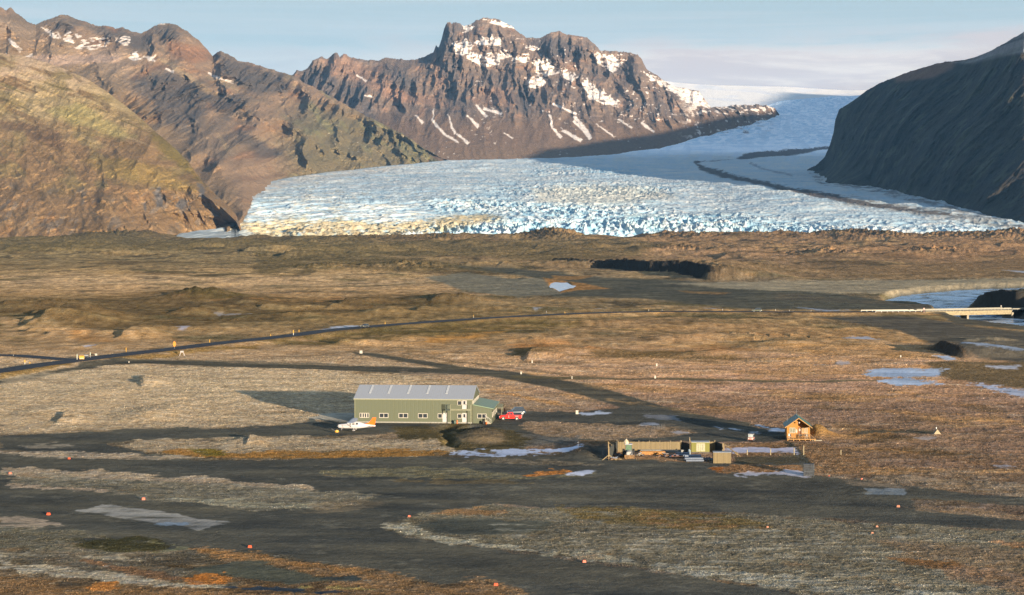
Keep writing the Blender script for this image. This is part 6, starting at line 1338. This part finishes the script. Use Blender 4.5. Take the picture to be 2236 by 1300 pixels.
# ---------------------------------------------------------------- posts and markers
def small_post(name, px, py, h, r, mat, label, cat, group=None, cap=None, road=False):
    loc = on(px, py); e = empty(name, loc, 0, label, cat, group); b = MB(); b.tube((0,0,-.1),(0,0,h*.8),r,r*.95,n=8); b.build('shaft', mat, e, True)
    b = MB(); b.tube((0,0,h*.8),(0,0,h),r*.95,r*.7,n=8); b.build('top', cap or mat, e, True); return e
pw_ = M('pale_post_timber', (.32,.27,.16), .8)
for px, py, h, lb in ((1631.6,992.5,1.05,'short pale fence post standing nearest the boarded shed'),(1682.5,993.6,1.2,'pale brown fence post midway along the snow strip below the hut'),(1733.8,994.2,1.4,'pale fence post at the right end of the snow strip below the hut'),(1754.7,994.2,1.8,'tallest pale post, standing below the hut beside the dark ditch'),(1836,994,1.05,'lone short pale post on the heath right of the hut')):
    small_post('fence_post', px, py, h, .10, pw_, lb, 'post', 'pale posts below the hut')
r_ = empty('picket_rack', on(1424, 939), 0, 'row of dark pickets standing on the heath strip above the yard', 'rack')
for k_, (x, h) in enumerate(((0,.9),(.45,.8),(1.1,1.1),(1.5,.95),(2.1,1.25),(2.55,1.2))): b = MB(); b.beam((x,0,-.05),(x+.08*(k_%2),0,h),.07,.07); b.build('picket', dark, r_)
b = MB(); b.beam((0,.02,.5),(2.6,.02,.75),.05,.05); b.build('rail', dark, r_)
an2 = empty('antenna_pole', on(1262.5, 989), 0, 'thin pale pole with a small crossbar beside the frozen strip left of the yard', 'pole')
b = MB(); b.tube((0,0,0),(0,0,1.5),.03,n=6); b.build('pole', tin, an2); b = MB(); b.beam((-.2,0,1.3),(.2,0,1.3),.04,.04); b.build('crossbar', tin, an2)
# orange strip markers: low hollow wedge shaped bodies
def strip_marker(px, py, s_, label, mat, rz=0):
    s_ *= .8
    e = empty('strip_marker', on(px, py), rz, label, 'marker', 'orange markers along the gravel strips', s=s_)
    b = MB(); b.loft([[(-.3,-.2,0),(.3,-.2,0),(.3,.2,0),(-.3,.2,0)], [(-.3,-.18,.12),(.3,-.18,.12),(.3,.18,.12),(-.3,.18,.12)], [(-.22,-.12,.40),(.24,-.12,.40),(.24,.12,.40),(-.22,.12,.40)]]); b.build('body', mat, e, False, .02)
    b = MB(); b.box(-.34,.34,-.24,.24,-.02,.025); b.build('foot', dark, e); return e
om = M('faded_orange_marker', (.68,.10,.035), .6); pk_ = M('bleached_orange_marker', (.44,.18,.10), .7)
for i, (px, py, s_, lb, m_) in enumerate(((22,1036,1.0,'orange strip marker on the frost strip at the far left edge of the airfield',om),(151,1003,1.0,'orange strip marker farthest back on the left, at the edge of the upper gravel band',om),(313,1092,1.15,'orange strip marker where the frosted grass meets the runway above the pale concrete patch',om),
    (106,1125,1.2,'orange strip marker left of the pale concrete patch on the runway',om),(545.7,1196.5,1.1,'orange strip marker on bare gravel above the ochre grass bank',om),(893.5,1129.5,.85,'orange strip marker on the upper rim of the oval gravel island near its left tip',om),(1275.5,1228.5,1.0,'orange strip marker below the oval island on the lower gravel sweep',om),
    (1083,1279,1.1,'orange strip marker nearest the viewer, at the tip of the ochre grass wedge',om),(1961.5,1108,1.1,'bleached orange strip marker on the right end of the long gravel runway',pk_),(1915,1151,.75,'small bleached marker in rough grass just below the runway at right, upper of two',pk_),(1904.7,1165,.7,'small bleached marker in rough grass just below the runway at right, lower of two',pk_),
    (1676,1153,.7,'small dull marker in the brown heath inside the oval island',pk_),(1881.5,1047,.6,'small reddish marker on the upper edge of the right gravel strip',om),(1810.5,1040,.45,'tiny marker at the gravel edge right of the dark crate',om))):
    strip_marker(px, py, s_, lb, m_, RAD(random.Random(i).uniform(-25, 25)))
# roadside stakes
wpst = M('white_plastic', (.40,.40,.36), .5); gst = M('pale_green_stake', (.36,.42,.34), .6)
def stake(px, py, h, label, top=yel, low=wpst, r=.09): return small_post('road_stake', px, py, h, r, low if h > 1.2 else top, label, 'stake', 'stakes along the ring road', cap=top)
def stake2(px, py, h, label, top=yel, low=None, r=.10):
    h *= .9; r *= .8; e = empty('road_stake', on(px, py), 0, label, 'stake', 'stakes along the ring road'); b = MB(); b.box(-r,r,-.04,.04,-.1,h*.45); b.build('lower_shaft', low or top, e); b = MB(); b.box(-r*1.2,r*1.2,-.05,.05,h*.45+.001,h); b.build('reflector_blade', top, e)
for a in ((54.4,796.5,1.6,'yellow stake with a white foot in the gravel wedge of the road junction',yel,wpst,.16),(65.3,795.5,.85,'short yellow stake beside the taller one in the junction wedge',yel,yel,.13),(29.5,783.5,.6,'thin white stake on the upper branch road at the far left',wpst,wpst,.06),
          (275.5,770,1.5,'yellow stake on the far verge between the service road sign and the orange disc sign',yel,yel,.12),(458,749.5,1.4,'yellow stake on the far verge right of the orange disc sign',yel,yel,.12),(591,734.5,.9,'small yellow stake on the far verge left of a taller pair',yel,yel,.12),(640.8,737,2.3,'tall yellow stake with a white foot on the near verge of the ring road',yel,wpst,.16),
          (653,727.5,1.1,'yellow stake on the far verge just right of the tall one',yel,yel,.13),(841,709.5,1.3,'yellow stake on the far verge right of the dark car and its snow patch',yel,yel,.12),(1034,696,1.4,'faint yellow stake near the middle of the ring road',yel,wpst,.09),(1193,687,1.8,'grey stake on the near verge where the ring road levels out',tin,dark,.07),
          (1233.5,684,1.3,'yellow stake on the near verge just right of the grey one',yel,yel,.12),(1416.5,679,.8,'small white stake on the far verge at the middle of the level road',wpst,wpst,.09),(1446,683,1.0,'thin grey stake on the near verge of the level road',tin,tin,.05),(1578,679.5,.9,'white stake on the far verge left of the olive car',wpst,wpst,.08),(1596.7,681,1.0,'cream stake close left of the olive car',cream,cream,.09),
          (1693.6,678,.8,'white stake on the far verge right of the olive car',wpst,wpst,.09),(1724,680,.9,'thin stake between the olive car and the bridge rail',tin,tin,.06),(1771,681,.9,'white stake nearest the start of the bridge rail',wpst,wpst,.08),(168.5,791.5,2.0,'pale green post at the left side of the yellow sign board',gst,wpst,.14),(197.5,787,2.0,'pale green post at the right side of the dark lettered sign',gst,tin,.12)):
    stake2(*a)
def board_sign(name, px, py, w_, h, z0, mat, label, legs=2, disc=False, text=None):
    e = empty(name, on(px, py), 0, label, 'sign')
    b = MB()
    if disc: n = 18; b.loft([[(w_/2*math.cos(2*math.pi*i/n), y, z0+h/2+h/2*math.sin(2*math.pi*i/n)) for i in range(n)] for y in (-.03,.03)])
    else: b.box(-w_/2,w_/2,-.04,.04,z0,z0+h)
    bo = b.build('board', mat, e)
    for x in ((-w_*.35, w_*.35) if legs == 2 else (0,)): b = MB(); b.beam((x,.06,-.1),(x,.06,z0+h*.5),.08,.08); b.build('leg', tin, e)
    if text == 'bars':
        b = MB()
        for k_ in range(5): b.box(-w_*.4+k_*w_*.17,-w_*.4+k_*w_*.17+w_*.12,-.055,-.041,z0+h*.45,z0+h*.7)
        b.build('lettering', white, bo)
    if text == 'band': b = MB(); b.box(-w_*.42,w_*.42,-.055,-.041,z0+h*.1,z0+h*.4); b.build('band', M('pale_orange_band', (.62,.42,.30), .5), bo)
board_sign('road_sign', 178.7, 791.5, 1.6, 1.1, .25, yel, 'broad yellow sign board low beside the road junction', text='band')
board_sign('road_sign', 188.6, 787.5, 1.5, .9, .35, dark, 'dark sign with one pale line of lettering beside the yellow board', text='bars')
board_sign('road_sign', 381, 767, 1.0, 1.9, .75, M('signal_orange', (.66,.22,.02), .5), 'tall orange oval sign on a single leg beside the ring road', legs=1, disc=True)
# white trestle and boxes
t_ = empty('trestle_stand', on(397.5, 776), 0, 'white four legged stand on the verge right of the orange oval sign', 'stand')
b = MB(); b.box(-.55,.55,-.3,.3,1.1,1.7); b.build('top', whp, t_)
for x in (-.8,.8):
    for y in (-.4,.4): b = MB(); b.beam((x,y,0),(x*.6,y*.6,1.1),.12,.12); b.build('leg', whp, t_)
def white_box(px, py, w_, h, label, mat=cream, d=None):
    w_ *= .85; h *= .85
    e = empty('marker_box', on(px, py), 0, label, 'box', 'white marker boxes on the heath'); d = d or w_*.8; b = MB(); b.box(-w_/2,w_/2,-d/2,d/2,0,h*.9,.03,.03); b.build('body', mat, e); b = MB(); b.box(-w_/2-.03,w_/2+.03,-d/2-.03,d/2+.03,h*.9+.001,h); b.build('lid', mat, e)
for px, py, w_, h, lb in ((788.5,770.5,1.15,1.2,'pale box at the start of the dark track, largest of the marker boxes'),(1162,790.5,.5,1.0,'small pale box on the heath above the bend of the track'),(1434,798.5,.55,.95,'dull pale box on open heath at the middle of the plain'),(1138,817.5,.55,.9,'white box beside the track junction behind the hangar'),(1249,827.5,.3,.95,'thin white box beside the side track right of the junction'),
                      (1430.5,826.5,.55,.95,'white box beside the side track farther right'),(1260,904.5,.75,1.05,'white box at the frozen puddle where the track meets the yard'),(1966.6,783.5,.5,.8,'tiny cream box on the heath below the river bend'),(210,776,.9,.8,'dull white box behind the ring road near the yellow sign'),(281.7,792,.35,.6,'tiny white box beside the service road')):
    white_box(px, py, w_, h, lb)
small_post('fence_post', 1812.6, 800, 2.0, .13, brn, 'brown post standing alone on the ochre heath before the frozen pools', 'post', 'pale posts below the hut')
ar = empty('ridge_marker', on(2045.5, 949), RAD(5), 'pale tent shaped marker standing alone on the heath at the end of a faint path', 'marker')
b = MB(); b.prism([(-.78,0),(.78,0),(0,1.05)], -.5, .5); b.build('cover', M('pale_tent_board', (.32,.26,.16), .8), ar); b = MB(); b.beam((-.1,0,1.0),(-.1,0,1.45),.06,.06); b.beam((-.25,0,1.3),(.05,0,1.3),.04,.04); b.build('finial', tin, ar)

# ---------------------------------------------------------------- bridge and rails
A = gnd(2011, 680.3, RZ); Bq = gnd(2199, 676.6, RZ); dB = Bq-A; LB = dB.length; aB = math.atan2(dB.y, dB.x)
br = empty('road_bridge', (A.x, A.y, 0), aB, 'pale concrete road bridge on one pier over the icy river', 'bridge')
cb2 = M('pale_bridge_concrete', (.27,.22,.125), .8, var=.2, scale=1.0); rl = M('pale_rail_metal', (.30,.28,.21), .5)
b = MB(); b.box(0,LB,-4.1,3.9,-.25,RZ+.03); b.build('deck', cb2, br)
for y in (-3.9, 3.1): b = MB(); b.box(.3,LB-.3,y,y+.6,-1.15,-.251); b.build('girder', cb2, br)
b = MB(); b.box(0.1,LB-.1,-3.6,3.6,RZ+.031,RZ+.05); b.build('road_surface', r.m, br)
b = MB(); b.box(LB*.49,LB*.49+1.1,-3.0,2.8,-4.4,-1.151); b.build('pier', M('pier_concrete', (.28,.24,.17), .85), br)
for x0 in (-1.0, LB-.2): b = MB(); b.box(x0,x0+1.2,-4.2,4.0,-4.0,-.26); b.build('abutment', _m['pier_concrete'], br)
for y in (-4.05, 3.8):
    b = MB(); b.box(0,LB,y,y+.1,RZ+.62,RZ+.95); b.box(0,LB,y+.02,y+.08,RZ+.3,RZ+.4)
    for k_ in range(int(LB/2)+1): b.box(k_*2.0,k_*2.0+.1,y+.02,y+.09,RZ+.031,RZ+.62)
    b.build('railing', rl, br)
def rail(px0, py0, px1, py1, label, off):
    a = gnd(px0, py0, RZ); c = gnd(px1, py1, RZ); d = c-a; n_ = Vector((-d.y, d.x, 0)).normalized()*off; a += n_; L = d.length
    e = empty('crash_barrier', (a.x, a.y, RZ-.1), math.atan2(d.y, d.x), label, 'barrier')
    b = MB(); b.hexa([(0,-.05,.45),(L,-.05,.45),(L,.03,.45),(0,.03,.45),(0,-.05,.85),(L,-.05,.85),(L,.03,.85),(0,.03,.85)]); b.build('beam', rl, e)
    for k_ in range(int(L/3)+1): b = MB(); b.box(k_*3.0,k_*3.0+.1,.032,.14,-.4,.8); b.build('post', tin, e)
rail(1887, 681.2, 2006, 679.9, 'long pale crash barrier on the far side of the road leading to the bridge', 3.9)
rail(1905, 681.1, 2008, 679.9, 'pale crash barrier on the near side of the road leading to the bridge', -3.9)
rail(2201, 676.5, 2330, 674.1, 'pale crash barrier on the near side beyond the right end of the bridge', -3.9)
rail(2201, 676.5, 2330, 674.1, 'pale crash barrier on the far side beyond the right end of the bridge', 3.9)
for px, off, lb, mt in ((2005,-4.6,'pinkish round headed post at the left end of the bridge',M('pink_reflector', (.62,.38,.34), .5)),(2197,4.6,'pale post at the right end of the bridge',cream)):
    v = Vector((A.x, A.y, 0)) + Matrix.Rotation(aB, 4, 'Z') @ Vector((-1.2 if off < 0 else LB-.3, off, 0)); e = empty('bridge_post', (v.x, v.y, RZ-.1), 0, lb, 'post')
    b = MB(); b.beam((0,0,-.9),(0,0,1.6),.14,.14); b.build('shaft', mt, e); b = MB(); b.tube((0,-.06,1.75),(0,.06,1.75),.3,n=12); b.build('reflector', mt, e, True)
